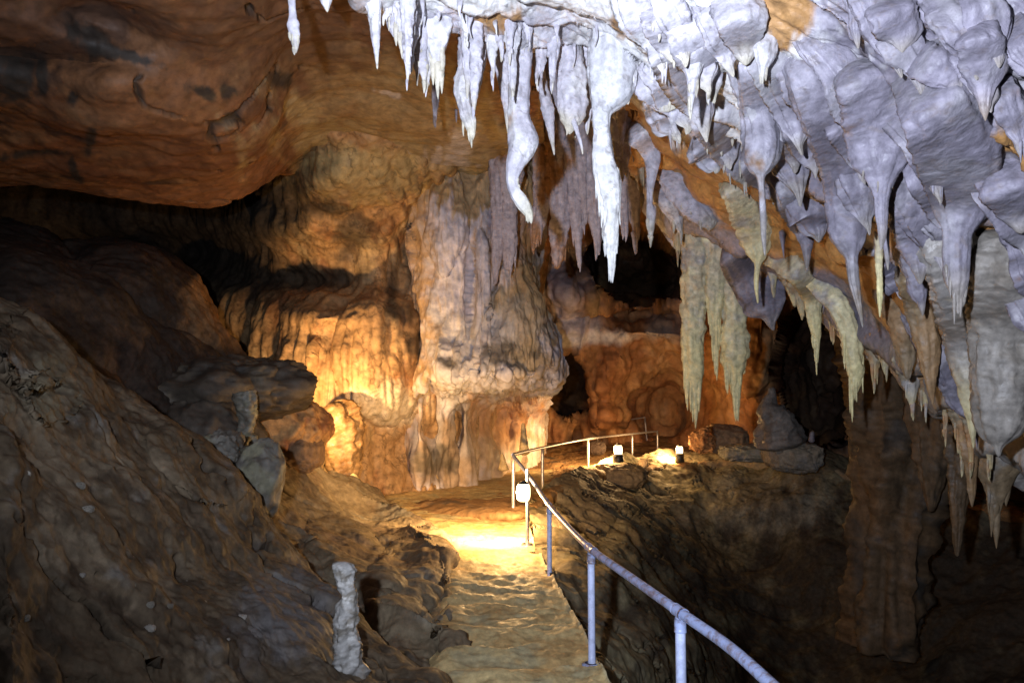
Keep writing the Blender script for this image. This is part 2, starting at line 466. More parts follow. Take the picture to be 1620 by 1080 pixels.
# ---- far wall
fx = [590, 630, 680, 750, 860, 960, 1060, 1160, 1260, 1380, 1520, 1700]
rows = []
for py, dd in ((40, 26), (160, 27), (280, 28), (380, 29), (450, 30), (540, 31), (620, 31), (690, 31.5), (760, 31)):
    rows.append([(x, py, dd + (0 if x < 1100 else -3.5 if x < 1200 else -5) + (-5 if x < 860 else 0)) for x in fx])
S = Sheet(rows, 380, 560)
S.dome(1015, 425, 95, 62, -9, 1).soft(985, 400, 80, 50, -4).dome(1295, 590, 75, 110, -7, 1).dome(898, 606, 31, 53, -4, 1.5)
S.soft(960, 590, 50, 70, 1.3).soft(1080, 560, 80, 60, 1.4).soft(900, 470, 30, 60, 1.3).soft(1030, 520, 60, 30, 1.2).dome(1190, 520, 60, 120, 1.0).soft(970, 660, 50, 22, 1.2)
S.d = S.d - .8 * np.abs(perlin(np.stack([S.px / 46, S.py / 210, 0 * S.px + 2.2], -1)))
S.soft(1000, 500, 120, 14, -1.2).soft(1050, 640, 70, 40, -2.5)
S.place().rough([(0.35, 1.2, 5, (1, 1, .7), 'f'), (1.1, 0.30, 3, (1.6, 1, .35), 'f'), (3, 0.08, 3, (1, 1, 1), 'f')])
c = palette(S.P, [(0.35, 0.18, 0.075), ((.27, .12, .05), 0.05), ((0.44, 0.27, 0.13), 0.15), ((0.13, 0.07, 0.04), 0.25)], 0.45, 7, (1, 1, .7))
for b in [(885, 470, 26, 80, LAV), (915, 520, 40, 22, LAV), (950, 535, 60, 12, WHITE), (1050, 520, 30, 22, GREY), (940, 460, 20, 40, TAN), (1080, 490, 30, 40, (.3, .2, .15)), (905, 430, 40, 40, (.3, .28, .32))]:
    c = S.paint(c, b[0], b[1], b[2], b[3], b[4], 0.75)
c = S.paint(c, 1015, 425, 90, 55, (0.06, 0.035, 0.02), 0.9)  # shade inside the dark hole put into the wall colour
c = S.paint(c, 1300, 600, 70, 100, (0.06, 0.04, 0.03), 0.9)  # painted shade of the black hollow on the right
c = S.paint(c, 898, 606, 27, 48, (.03, .02, .015), .9, 0, .25)  # dark paint deepens the shade of the oval cavity
structure(S.build('cave_wall_far', M_FAR, c))

# ---- left back wall (orange) reaching from the dark recess to the pillar
hx = [-260, 0, 180, 300, 370, 430, 500, 570, 630, 690, 750, 800, 840, 862]
rows = []
for py, dd in ((180, 19.5), (260, 19), (330, 19), (400, 19), (470, 18.6), (540, 18), (610, 17.8), (680, 17.6), (740, 17.8), (800, 17.5)):
    off = [9, 9, 8.5, 7, 3.5, 1.0, 0, 0, .3, 1.2, 3.2, 6.5, 9.5, 11]
    up_ = {180: 5.3, 260: 3.4, 330: 1.2}.get(py, 0)
    rows.append([(x, py, dd + off[i] - up_ * float(sstep(420, 520, np.array(x)))) for i, x in enumerate(hx)])
S = Sheet(rows, 420, 640)
S.soft(480, 370, 110, 40, 1.3).soft(540, 290, 60, 40, .9).soft(470, 300, 60, 36, .6).soft(600, 400, 40, 100, .7)
S.soft(470, 445, 110, 20, -1.3, .05).soft(560, 470, 60, 50, .7).dome(600, 560, 74, 112, 1.0, 1.2).soft(480, 600, 75, 90, .9)
S.soft(330, 500, 60, 50, 1.4).soft(505, 500, 40, 20, .7).soft(540, 700, 40, 60, .6).soft(650, 500, 20, 90, .5)
S.soft(640, 700, 50, 50, -.7).soft(300, 400, 200, 30, -2)
S.place()
yy = S.py; fl = sstep(500, 560, yy) * np.exp(-((S.px - 490) / 75) ** 2) + .5 * sstep(640, 690, S.px) + .5 * np.exp(-((S.px - 640) / 40) ** 2)
S.rough([(0.6, 0.35, 4, (1, 1, .8), 'f'), (1.5, 0.16, 3, (1.4, 1, .35), 'f'), (5, 0.03, 3, (1, 1, 1), 'f')])
S.push(0.20 * fl * np.abs(perlin(S.P * np.array([5, 1, .35]))) * 1.5)
c = palette(S.P, [(0.40, 0.245, 0.115), ((.44, .31, .16), 0.1), ((.30, .15, .065), 0.16), ((0.15, 0.09, 0.05), 0.32)], 0.7, 12, (1.2, 1, .5))
c = S.paint(c, 570, 270, 130, 40, (0.46, 0.35, 0.15), .8)
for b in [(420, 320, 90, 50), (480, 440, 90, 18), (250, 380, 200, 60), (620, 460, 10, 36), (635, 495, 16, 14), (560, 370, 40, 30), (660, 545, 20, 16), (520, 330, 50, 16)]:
    c = S.paint(c, b[0], b[1], b[2], b[3], DARK, .8)  # shelf shadow and shaded recesses painted dark, among other dark patches
c = mix(c, np.array((.045, .036, .028)) * (1 + .4 * fbm(S.P, 1.5, 4, 3))[..., None], sstep(480, 390, S.px + 40 * fbm(S.P, .5, 4, 5)) * sstep(520, 440, S.py) * .92)  # shade of the left recess painted nearly black
c = S.paint(c, 600, 640, 70, 34, (0.64, 0.55, 0.40), .9)  # bulge bottom painted pale, as if lit from below
vn = np.abs(fbm(S.P, .9, 5, 93, .6)); c = mix(c, c * .35, sstep(.03, .005, vein_ if False else vn) * .7)
c = S.paint(c, 500, 620, 60, 70, (0.44, 0.28, 0.13), .7)
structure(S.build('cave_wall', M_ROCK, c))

# ---- plateau ground with the two far lamps
front = [(520, 800, 17.6), (640, 806, 15.8), (740, 806, 15.0), (832, 804, 14.6), (880, 776, 17.2), (930, 753, 21), (1000, 738, 24.5), (1090, 734, 26), (1180, 723, 26), (1290, 731, 24), (1420, 770, 22), (1650, 815, 18), (1850, 860, 15)]
rows = [front]
rows.insert(0, [(x, y + 24, d - 0.05) for x, y, d in front])
rows.append([(x, 0.55 * y + 0.45 * 712, d + 0.45 * (30 - d)) for x, y, d in front])
rows.append([(x, 714, 29.5) for x, y, d in front])
rows.append([(x, 690, 33) for x, y, d in front])
rows.append([(x, 668, 37) for x, y, d in front])
S = Sheet(rows, 220, 560)
S.place().rough([(0.8, 0.16, 5, (1, 1, 1), 'f'), (2.5, 0.05, 4, (1, 1, 1), 'r')])
c = palette(S.P, [(0.34, 0.20, 0.09), ((0.25, 0.15, 0.07), 0.05), (MUD, 0.2)], 0.7, 16)
c = S.paint(c, 1260, 735, 160, 40, (0.24, 0.21, 0.15), .8)
structure(S.build('ground', M_MUD, c))

# ---- pit wall on the right, below the plateau
r1 = [(x, y + 4, d) for x, y, d in front[3:]]
r2 = [(848, 862, 11.6), (885, 842, 13), (945, 822, 17.2), (1010, 802, 22), (1100, 792, 24.6), (1190, 790, 24.4), (1300, 802, 22.6), (1430, 845, 20.6), (1650, 890, 17), (1850, 930, 14)]
r3 = [(880, 960, 9.2), (920, 930, 10.2), (975, 905, 12.2), (1040, 895, 16.5), (1120, 892, 21.5), (1210, 900, 22), (1310, 915, 20.5), (1440, 940, 18.5), (1650, 980, 15.5), (1850, 1010, 13)]
r4 = [(900, 1080, 7.6), (965, 1050, 8.2), (1025, 1036, 9.6), (1090, 1026, 13), (1150, 1022, 17), (1250, 1026, 19), (1350, 1032, 18.4), (1480, 1050, 16.5), (1650, 1080, 14), (1850, 1100, 12)]
r5 = [(x, y + 150, d * .82) for x, y, d in r4]
S = Sheet([[(x, y - 22, d + 1.6) for x, y, d in r1], r1, r2, r3, r4, r5], 380, 560)
S.soft(1190, 800, 80, 30, .7).soft(1050, 800, 60, 40, .5).dome(925, 815, 50, 40, .5, 1.2).soft(940, 880, 45, 46, .5)
S.soft(985, 860, 30, 60, 1.0).soft(1000, 800, 40, 30, .8).place().rough([(0.5, 0.45, 4, (1, 1, 1), 'f'), (1.4, 0.16, 4, (1, 1, 1), 'f'), (5, 0.025, 3, (1, 1, 1), 'f')])
c = palette(S.P, [(0.21, 0.18, 0.105), ((0.17, 0.135, 0.08), 0.02), ((0.25, 0.22, 0.14), 0.2), ((0.08, 0.06, 0.04), 0.3)], 0.6, 20)
c = S.paint(c, 1200, 800, 100, 50, (0.32, 0.30, 0.24), .7)
c = S.paint(c, 920, 800, 50, 50, (0.19, 0.155, 0.11), .7)
c = S.paint(c, 1480, 960, 420, 190, (0.05, 0.038, 0.028), .95)  # darkness beyond the flash painted into the lower right of the pit
crk = np.abs(fbm(S.P, 0.55, 5, 40, 0.55))
m_ = sstep(0.016, 0.004, crk) * sstep(1250, 1050, S.px)
S.push(-0.12 * m_)
c = mix(c, DARK, m_ * 0.9)
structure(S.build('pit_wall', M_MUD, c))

# ---- path of trodden clay with worn steps
pl = [(560, 1240, 4.6), (650, 1130, 5.7), (688, 1065, 6.55), (702, 985, 8.0), (704, 910, 10.0), (688, 856, 12.2), (640, 806, 15.5), (560, 762, 20.5), (520, 745, 24)]
pr = [(1070, 1240, 4.6), (1000, 1130, 5.7), (958, 1070, 6.45), (922, 995, 7.8), (880, 922, 9.85), (852, 868, 12), (842, 818, 14.6), (900, 765, 20), (960, 742, 24.5)]
rows = []
for a, b in zip(pl, pr):
    r = [(a[0] - 26 * 8 / a[2], a[1] + 12 * 8 / a[2], a[2] + .1)]
    for k in (0, .2, .4, .6, .8, .95, 1):
        r.append(tuple(a[j] + (b[j] - a[j]) * k for j in range(3)))
    r.append((b[0] + 5 * 8 / b[2], b[1] + 70 * 8 / b[2], b[2] + .05)); r.append((b[0] + 2 * 8 / b[2], b[1] + 200 * 8 / b[2], b[2] + .1))
    rows.append(r)
S = Sheet(rows, 620, 330)
S.place()
yw = S.P[..., 1]; u = np.linspace(0, 1, 330)[None, :] * np.ones_like(yw)
inside = sstep(0.06, 0.16, u) * sstep(0.80, 0.70, u)
w = yw / 0.62 + 1.1 * fbm(S.P * np.array([.9, .5, 1]), 0.9, 3, 3)
f = w - np.floor(w)
step = np.where(f < .72, f / .72, 1 - (f - .72) / .28)
S.P[..., 2] += inside * 0.10 * (step - .5) * sstep(16, 11, yw) + 0.05 * fbm(S.P * np.array([.7, 1.5, 1]), 1.5, 3, 6) * inside + 0.02 * ridged(S.P * np.array([.7, 1.6, 1]), 2.6, 2, 8) * inside
S.rough([(4, 0.03, 3, (1, 1, 1), 'f'), (12, 0.008, 3, (1, 1, 1), 'f')])
c = palette(S.P, [(0.52, 0.40, 0.19), ((0.46, 0.31, 0.13), 0.05), ((0.40, 0.34, 0.19), 0.16)], 1.4, 24)
c = mix(c, (0.48, 0.46, 0.30), sstep(.68, .74, u) * .6)
structure(S.build('path', M_PATH, c))

# ---- dark slope in the middle distance with flowing ridges
rows = [
    [(-300, 330, 13), (-120, 345, 13), (0, 372, 13), (120, 385, 13.2), (230, 412, 13.4), (300, 470, 13.6), (350, 540, 13.8), (400, 600, 13.6), (430, 650, 13.4)],
    [(-300, 370, 10.5), (-120, 380, 10.8), (0, 400, 11), (110, 425, 11.3), (210, 470, 11.8), (270, 530, 12.2), (310, 590, 12.4), (350, 640, 12.4), (390, 690, 12.2)],
    [(-300, 440, 9), (-120, 440, 9.2), (0, 450, 9.4), (90, 490, 9.8), (170, 540, 10.4), (225, 600, 10.8), (270, 650, 11), (310, 690, 11), (370, 740, 11)],
    [(-300, 560, 7.8), (-120, 545, 8), (0, 540, 8.2), (70, 580, 8.6), (130, 620, 9.2), (190, 670, 9.6), (240, 720, 9.8), (300, 760, 9.8), (370, 800, 9.8)],
    [(-300, 700, 7), (-120, 680, 7.2), (0, 680, 7.4), (60, 700, 7.8), (120, 740, 8.4), (180, 780, 8.8), (240, 820, 9), (300, 850, 9), (380, 880, 9)]]
rows.insert(0, [(x, y - 6, d + 3) for x, y, d in rows[0]])
S = Sheet(rows, 320, 420)
S.place()
t = (0.62 * S.px - 0.78 * S.py) / 46 + 1.2 * fbm(S.P, .35, 3, 4)
S.push(0.28 * np.abs(np.sin(t * 1.25)) ** 0.7 - .1)
S.rough([(0.7, 0.3, 4, (1, 1, 1), 'f'), (2.2, 0.06, 4, (1, 1, 1), 'f'), (7, 0.02, 3, (1, 1, 1), 'f')])
c = palette(S.P, [(0.05, 0.038, 0.03), ((0.065, 0.042, 0.03), 0.05), ((0.03, 0.022, 0.018), 0.15)], 0.8, 28)
c = S.paint(c, 345, 500, 60, 50, (0.34, 0.20, 0.09), .9, 0.5)  # spot that catches the lamplight, painted as bright orange
structure(S.build('slope_dark', M_MUD, c))

# ---- slope between the near hillside and the path
rows = [
    [(380, 640, 14), (440, 690, 14.2), (500, 745, 15), (560, 775, 16), (610, 800, 15.6), (650, 830, 14), (690, 858, 12.2), (708, 900, 10.3), (712, 960, 8.6), (716, 1010, 7.6), (700, 1075, 6.5), (680, 1150, 5.6)],
    [(375, 700, 12.4), (440, 730, 12.8), (495, 770, 13.4), (550, 805, 13.6), (600, 830, 13), (640, 860, 11.8), (676, 890, 10.6), (695, 930, 9.4), (700, 985, 8.1), (702, 1030, 7.3), (690, 1090, 6.4), (670, 1160, 5.5)],
    [(370, 770, 11), (430, 790, 11.2), (480, 820, 11.4), (530, 850, 11.2), (575, 880, 10.6), (610, 910, 9.8), (640, 945, 9.0), (655, 985, 8.2), (660, 1030, 7.4), (655, 1070, 6.8), (640, 1120, 6.2), (620, 1190, 5.4)],
    [(360, 850, 9.6), (415, 860, 9.6), (460, 885, 9.4), (500, 915, 9.1), (540, 950, 8.6), (570, 985, 8), (590, 1020, 7.4), (600, 1060, 6.8), (600, 1100, 6.3), (590, 1140, 6), (580, 1180, 5.6), (560, 1240, 5)],
    [(350, 930, 8.4), (400, 940, 8.3), (440, 965, 8.1), (470, 1000, 7.8), (500, 1040, 7.3), (520, 1080, 6.8), (530, 1120, 6.4), (535, 1160, 6), (530, 1200, 5.6), (520, 1240, 5.3), (510, 1280, 5), (490, 1340, 4.6)]]
rows.insert(0, [(x + 6, y + 30, d + .35) for x, y, d in rows[0]])
S = Sheet(rows, 380, 480)
S.dome(640, 920, 60, 60, .5, 1, .7).dome(560, 880, 90, 40, .5, 1, .6).dome(480, 770, 70, 24, .4, 1, .6).dome(640, 1010, 50, 60, .4)
S.place()
t = (0.55 * S.px - 0.83 * S.py) / 40 + 1.4 * fbm(S.P, .5, 3, 14)
S.push(0.2 * (1 - np.abs(np.sin(t * 1.1)) ** 0.6))
S.rough([(0.9, 0.22, 4, (1, 1, 1), 'f'), (2.6, 0.06, 4, (1, 1, 1), 'f'), (8, 0.02, 4, (1, 1, 1), 'f')])
c = palette(S.P, [(0.19, 0.15, 0.095), ((0.15, 0.11, 0.07), 0.05), ((0.20, 0.18, 0.14), 0.2), (MUD, .25)], 0.8, 32)
structure(S.build('slope', M_MUD, c))

# ---- near hillside, lower left
rows = [
    [(-380, 380, 6.6), (-160, 430, 6.5), (0, 486, 6.4), (60, 520, 6.5), (130, 575, 6.8), (215, 640, 7.2), (300, 700, 7.6), (370, 765, 7.8), (430, 838, 7.8), (490, 905, 7.4), (540, 960, 7.0), (610, 1030, 6.4), (690, 1085, 5.9), (720, 1200, 5.0)],
    [(-380, 470, 5.6), (-160, 510, 5.6), (0, 550, 5.6), (50, 590, 5.7), (110, 640, 5.9), (180, 700, 6.2), (255, 760, 6.5), (330, 820, 6.6), (390, 880, 6.6), (440, 940, 6.4), (490, 1000, 6.1), (560, 1065, 5.7), (630, 1130, 5.2), (660, 1240, 4.5)],
    [(-380, 600, 4.8), (-160, 630, 4.8), (0, 660, 4.8), (40, 690, 4.9), (90, 740, 5.1), (150, 790, 5.3), (215, 845, 5.5), (285, 900, 5.6), (340, 950, 5.6), (390, 1000, 5.5), (435, 1050, 5.3), (500, 1110, 5), (560, 1190, 4.6), (590, 1280, 4.1)],
    [(-380, 780, 4.2), (-160, 800, 4.2), (0, 820, 4.2), (30, 845, 4.3), (75, 880, 4.4), (125, 920, 4.5), (180, 965, 4.6), (240, 1010, 4.7), (290, 1050, 4.7), (335, 1090, 4.6), (380, 1130, 4.5), (440, 1190, 4.3), (500, 1260, 4.1), (520, 1340, 3.7)],
    [(-380, 1000, 3.7), (-160, 1010, 3.7), (0, 1020, 3.7), (25, 1035, 3.7), (60, 1060, 3.8), (100, 1090, 3.8), (150, 1120, 3.9), (200, 1150, 3.9), (250, 1180, 3.9), (290, 1210, 3.9), (330, 1240, 3.8), (390, 1290, 3.7), (440, 1340, 3.5), (470, 1420, 3.2)],
    [(-380, 1250, 3.2), (-160, 1260, 3.2), (0, 1270, 3.2), (25, 1285, 3.2), (60, 1300, 3.2), (100, 1320, 3.2), (150, 1340, 3.2), (200, 1360, 3.2), (250, 1380, 3.2), (290, 1400, 3.2), (330, 1420, 3.2), (390, 1450, 3.1), (440, 1480, 3), (470, 1520, 2.8)]]
rows.insert(0, [(x + 20, y + 14, d + 1.2) for x, y, d in rows[0]])
HILL = S = Sheet(rows, 440, 620)
S.dome(50, 560, 70, 50, .25, 1, .6).dome(80, 620, 40, 50, .15, 1).dome(300, 740, 90, 36, .2, 1, .7).soft(420, 950, 70, 40, .3, .9).soft(470, 1010, 60, 40, .25, .9)
S.place()
S.rough([(0.8, 0.22, 5, (1, 1, 1), 'f'), (2.2, 0.08, 4, (1, 1, 1), 'f'), (4.5, 0.022, 4, (1, 1, 1), 'r'), (14, .009, 3, (1, 1, 1), 'f')])
# long furrows down the hillside
t = (0.80 * S.px - 0.6 * S.py) / 105 + 0.9 * fbm(S.P, .6, 4, 3, .6)
S.push(.07 * fbm(np.stack([t * 2.2, (.6 * S.px + .8 * S.py) / 260, 0 * t], -1), 1, 4, 5))
cr_ = np.abs(np.sin(t * 2.1)); m_ = sstep(0.09, 0.0, cr_) * sstep(-.05, .2, fbm(S.P, 1.2, 3, 60))
S.push(-0.10 * m_)
c = palette(S.P, [(0.108, 0.080, 0.050), ((0.066, 0.048, 0.031), 0.03), ((0.15, 0.115, 0.075), 0.13), ((0.155, 0.138, 0.115), 0.28)], 1.6, 36)
c = mix(c, DARK, m_ * .6)
c = S.paint(c, 450, 970, 70, 80, (0.13, 0.125, 0.125), .7, .7)
c = S.paint(c, 80, 610, 40, 50, (0.16, 0.14, 0.09), .6)
spk = fbm(S.P, 16, 2, 70); c = mix(c, (0.5, 0.48, 0.42), sstep(.62, .72, spk) * .7)
structure(S.build('hillside', M_MUD, c))
rel_ = S.P - CAM; S.d = rel_ @ FWD; S.px = 810 + FPX * (rel_ @ RIGHT) / S.d; S.py = 540 - FPX * (rel_ @ UP) / S.d

# ---- the cave behind and beside the camera: a rough rock shell that closes the chamber
n1_, n2_ = 90, 160
a1 = np.linspace(-0.62, 1.25, n1_)[:, None] * np.ones((1, n2_)); a2 = np.linspace(0.80, 2 * np.pi - 0.80, n2_)[None, :] * np.ones((n1_, 1))
P = np.stack([np.cos(a1) * np.sin(a2) * 9.5, np.cos(a1) * np.cos(a2) * 12, np.sin(a1) * 6 + 2.0], -1)
P *= (1 + .12 * fbm(P, .35, 4))[..., None]
keep = None
structure(mesh_obj('cave_shell', P.reshape(-1, 3), grid_faces(n1_, n2_), M_ROCK, palette(P.reshape(-1, 3), [(0.2, 0.13, 0.08), (MUD, .1)], .5)))

# ================================================================== FLOWSTONE PILLAR (centre)
xs = [625, 650, 690, 735, 780, 825, 862, 905]
rows = []
prof = [(150, [668, 690, 715, 745, 775, 800, 825, 850]), (230, [640, 668, 700, 735, 770, 800, 825, 850]), (300, [632, 655, 690, 735, 780, 815, 835, 850]),
        (380, [640, 656, 690, 735, 780, 815, 838, 850]), (450, [648, 662, 695, 740, 785, 822, 846, 856]), (520, [650, 666, 700, 745, 790, 835, 864, 874]),
        (570, [640, 660, 700, 745, 795, 845, 880, 890]), (610, [622, 650, 695, 742, 795, 838, 870, 880]), (650, [610, 645, 690, 740, 790, 830, 858, 866]), (820, [596, 636, 686, 738, 790, 830, 856, 864])]
offd = [1.1, .6, .1, -.15, -.2, 0, .5, 1.6]
for py, X in prof:
    base = 17.6 + (1.5 if py < 200 else .8 if py < 260 else .3 if py < 320 else 0) - (.25 if 480 < py < 615 else 0) + (.3 if py > 700 else 0)
    deep = [0, 0, .6, 1.8, 3.6, 5.6, 7.2, 8.5] if py > 630 else [0] * 8
    rows.append([(x, py, base + o_ + e_) for x, o_, e_ in zip(X, offd, deep)])
S = Sheet(rows, 420, 300)
S.dome(830, 520, 60, 110, .5, .8).dome(760, 480, 18, 120, .45, .8).soft(740, 590, 70, 40, .5).dome(700, 340, 40, 90, .35, .8).dome(640, 440, 14, 90, .3)
sk = S.py + 22 * perlin(np.stack([S.px / 26, 0 * S.px, 0 * S.px + .5], -1)) + 10 * perlin(np.stack([S.px / 9, 0 * S.px, 0 * S.px + 4.5], -1))
big = 34 * perlin(np.stack([S.px / 70, 0 * S.px, 0 * S.px + 9.5], -1)); ske = sk + big + 26 * sstep(760, 860, S.px)
S.d = S.d + (0.14 + .55 * sstep(740, 800, S.px)) * sstep(606, 646, ske) - .22 * sstep(540, 610, ske) * sstep(640, 612, ske)
colm = perlin(np.stack([S.px / 24, S.py / 260, 0 * S.px + 7.3], -1))
S.d = S.d - 0.38 * np.clip(colm, -.2, .6) * sstep(625, 660, S.py)
S.soft(680, 650, 8, 40, -.9).soft(725, 670, 7, 36, -.9).soft(800, 660, 40, 34, -1.3, -.4).soft(742, 430, 5, 70, -.35)
S.place()
S.rough([(0.8, 0.40, 4, (1.4, 1, .6), 'f'), (2.4, 0.15, 3, (1.4, 1, .22), 'f'), (2.6, 0.09, 3, (1.6, 1, .3), 'r'), (6, 0.04, 3, (1, 1, .8), 'f')])
c = palette(S.P, [(0.58, 0.56, 0.62), ((0.47, 0.30, 0.15), 0.26), ((0.42, 0.38, 0.44), 0.2), ((0.25, 0.20, 0.17), 0.34)], 1.1, 41, (1.8, 1.8, .3))
c = S.paint(c, 835, 510, 44, 110, (0.40, 0.28, 0.12), .9)
c = S.paint(c, 665, 260, 30, 110, (0.42, 0.28, 0.11), .8)
c = S.paint(c, 820, 370, 34, 60, (0.36, 0.2, 0.08), .8)
c = S.paint(c, 735, 580, 80, 90, (0.64, 0.60, 0.54), .7, 0, .8)
c = S.paint(c, 720, 715, 130, 62, (0.42, 0.29, 0.16), .85)
c = S.paint(c, 630, 440, 52, 230, (0.42, 0.27, 0.13), .92, -.06, .5, .05)
for b in [(690, 690, 10, 40), (730, 680, 12, 44), (655, 700, 8, 36)]:
    c = S.paint(c, b[0], b[1], b[2], b[3], (.36, .34, .33), .7)
c = S.paint(c, 800, 660, 50, 40, (0.40, 0.2, 0.08), .8)
tn = fbm(S.P * np.array([1.6, 1, .4]), 1.3, 5, 44, .6); c = mix(c, (0.44, 0.30, 0.12), sstep(-.1, .1, tn + (318 - S.py) / 150) * .85)
for b in [(790, 560, 30, 18), (715, 575, 14, 10), (690, 730, 36, 22), (850, 560, 10, 10)]:
    c = S.paint(c, b[0], b[1], b[2], b[3], (0.10, 0.085, 0.06), .85, 0, .5, .08)
o = S.build('flowstone_cascade', M_FAR, c)
tag(o, 'great fluted flowstone cascade, lavender and ochre, draped down the back wall behind the path lamp', 'flowstone')

DRAPE = True
# ================================================================== STALACTITES
RIGHTGRP = 'stalactites hanging from the sloping right ceiling'


def hang(label, pts, on=1, d=None, cols=None, tf=.75, fl=.22, lump=.2, fr=0, lpx=20, wpx=3, seed=None, name='stalactite', cat='stalactite', group=None, mat=None, proud=.22, t0=.55):
    seed = seed if seed is not None else (hash(label) % 1000) / 10.0 if False else sum(map(ord, label)) % 97 / 3.0
    P4 = []
    dd = d
    for i, (x, y, w) in enumerate(pts):
        if d is None and i < on:
            dd = depth_at(CEIL, x, y) - (proud if i else -.18 if on > 1 else 0)
        P4.append((x, y, w, dd))
    x0, y0, w0, d0 = P4[0]
    ux, uy = pts[0][0] - pts[1][0], pts[0][1] - pts[1][1]; l = math.hypot(ux, uy) + 1e-6
    P4.insert(0, (x0 + ux / l * 30, y0 + uy / l * 30, w0 * 1.0, d0 + (.45 if on > 1 else .15)))
    a = Acc()
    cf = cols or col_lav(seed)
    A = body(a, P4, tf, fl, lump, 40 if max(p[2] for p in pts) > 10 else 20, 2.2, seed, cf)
    if fr: fringe(a, A, fr, t0, lpx, wpx, int(seed * 10), lambda V, t: cf(V, np.ones_like(t)))
    o = a.obj(name, mat or M_CALC)
    return tag(o, label, cat, group)


H = hang
# -- the free ends on the left
H('isolated thin white stalactite with knobbly forked tip, farthest left on the ceiling', [(460, -6, 6), (463, 25, 6), (464, 40, 9), (467, 62, 7), (468, 85, 1.5)], d=6.2, fr=4, lpx=10)
H('stubby white stalactite tip just entering the top of view', [(515, -14, 16), (516, 2, 9), (518, 20, 1)], d=6.2)
H('slender white icicle-like stalactite with its thin dark shadow on the tan rock', [(590, -12, 13), (592, 25, 10), (595, 70, 5.5), (597, 110, 1)], d=6.3)
H('short ragged curtain of several drip points beside the slender icicle stalactite', [(632, -20, 26), (632, 20, 22), (634, 45, 17), (640, 62, 8), (648, 80, 1.2)], d=6.5, tf=.5, fr=9, lpx=24, wpx=4, fl=.3)
H('broad white stalactite splitting into three frayed points above the tan rock', [(692, -10, 34), (690, 30, 28), (690, 70, 17), (692, 95, 9), (697, 131, 1.2)], d=6.8, fr=10, lpx=30, wpx=5, fl=.3)
H('narrow frayed stalactite dropping left of the broad three-pointed one', [(672, 40, 8), (670, 80, 5), (670, 105, 7), (672, 138, 1)], d=6.75, fr=5, lpx=12)
# -- the white curtain
H('pale waisted stalactite with pinched middle and frayed end over the pillar top', [(748, 30, 22), (746, 70, 20), (743, 108, 17), (731, 136, 12), (735, 170, 10), (744, 198, 9), (748, 222, 1.2)], d=7.6, fr=5, lpx=18, wpx=3)
H('smooth tapering stalactite directly left of the long wavy one', [(790, 40, 24), (795, 75, 19), (798, 110, 13), (800, 155, 7), (804, 212, 1.2)], d=7.9)
H('long wavy white stalactite with side bulge and bent pointed foot', [(826, 75, 15), (823, 110, 17), (822, 150, 17), (822, 190, 18), (828, 226, 23), (814, 264, 14), (811, 294, 9), (824, 318, 11), (836, 338, 7), (841, 354, 1)], d=7.3, fr=10, lpx=12, wpx=2.4, lump=.08)
H('thin lavender spike hanging behind the long wavy stalactite', [(846, 80, 9), (857, 130, 8), (867, 175, 9), (872, 210, 5), (877, 246, 1)], d=8.6)
H('blunt club-shaped stalactite with two drip ends left of the great white one', [(895, 30, 20), (902, 90, 20), (904, 140, 21), (905, 178, 20), (902, 197, 12), (901, 213, 1.5)], d=7.6, fr=4, lpx=12)
H('crooked soda straw trailing from the blunt club-shaped stalactite', [(907, 190, 4), (913, 208, 3), (919, 226, 2.5), (922, 245, 1)], d=7.55)
H('great white stalactite, broad shoulders narrowing to a shredded double tip', [(966, 48, 32), (968, 85, 37), (967, 125, 37), (963, 152, 31), (952, 178, 15), (953, 215, 13), (955, 250, 16), (961, 284, 19), (966, 318, 15), (966, 350, 11), (965, 370, 13), (966, 396, 7), (965, 421, 1)], d=6.9,
  fr=26, lpx=34, wpx=3.6, cols=col_lav(3, 0.0, (0.72, 0.72, 0.66), .4, (0.62, .62, .65)), lump=.1)
H('short white point clinging to the right shoulder of the great white stalactite', [(992, 95, 14), (996, 130, 10), (993, 152, 5), (994, 166, 1)], d=6.9)
H('knotted stalactite ending in a beaded drip beside the dark cave mouth', [(990, 195, 22), (1015, 215, 20), (1030, 240, 15), (1032, 265, 10), (1029, 295, 5.5), (1028, 320, 5), (1030, 335, 7.5), (1030, 362, 5), (1029, 392, 1)], on=3, fr=6, lpx=12)
H('fan-shaped white stalactite tuft above the dark cave mouth', [(985, 190, 20), (983, 220, 16), (985, 248, 11), (990, 272, 1.5)], fr=8, lpx=20, wpx=4)
H('pale drooping fin over the right rim of the dark cave mouth', [(1030, 285, 16), (1055, 320, 13), (1070, 345, 9), (1078, 374, 1)], on=3, fr=4, lpx=16)
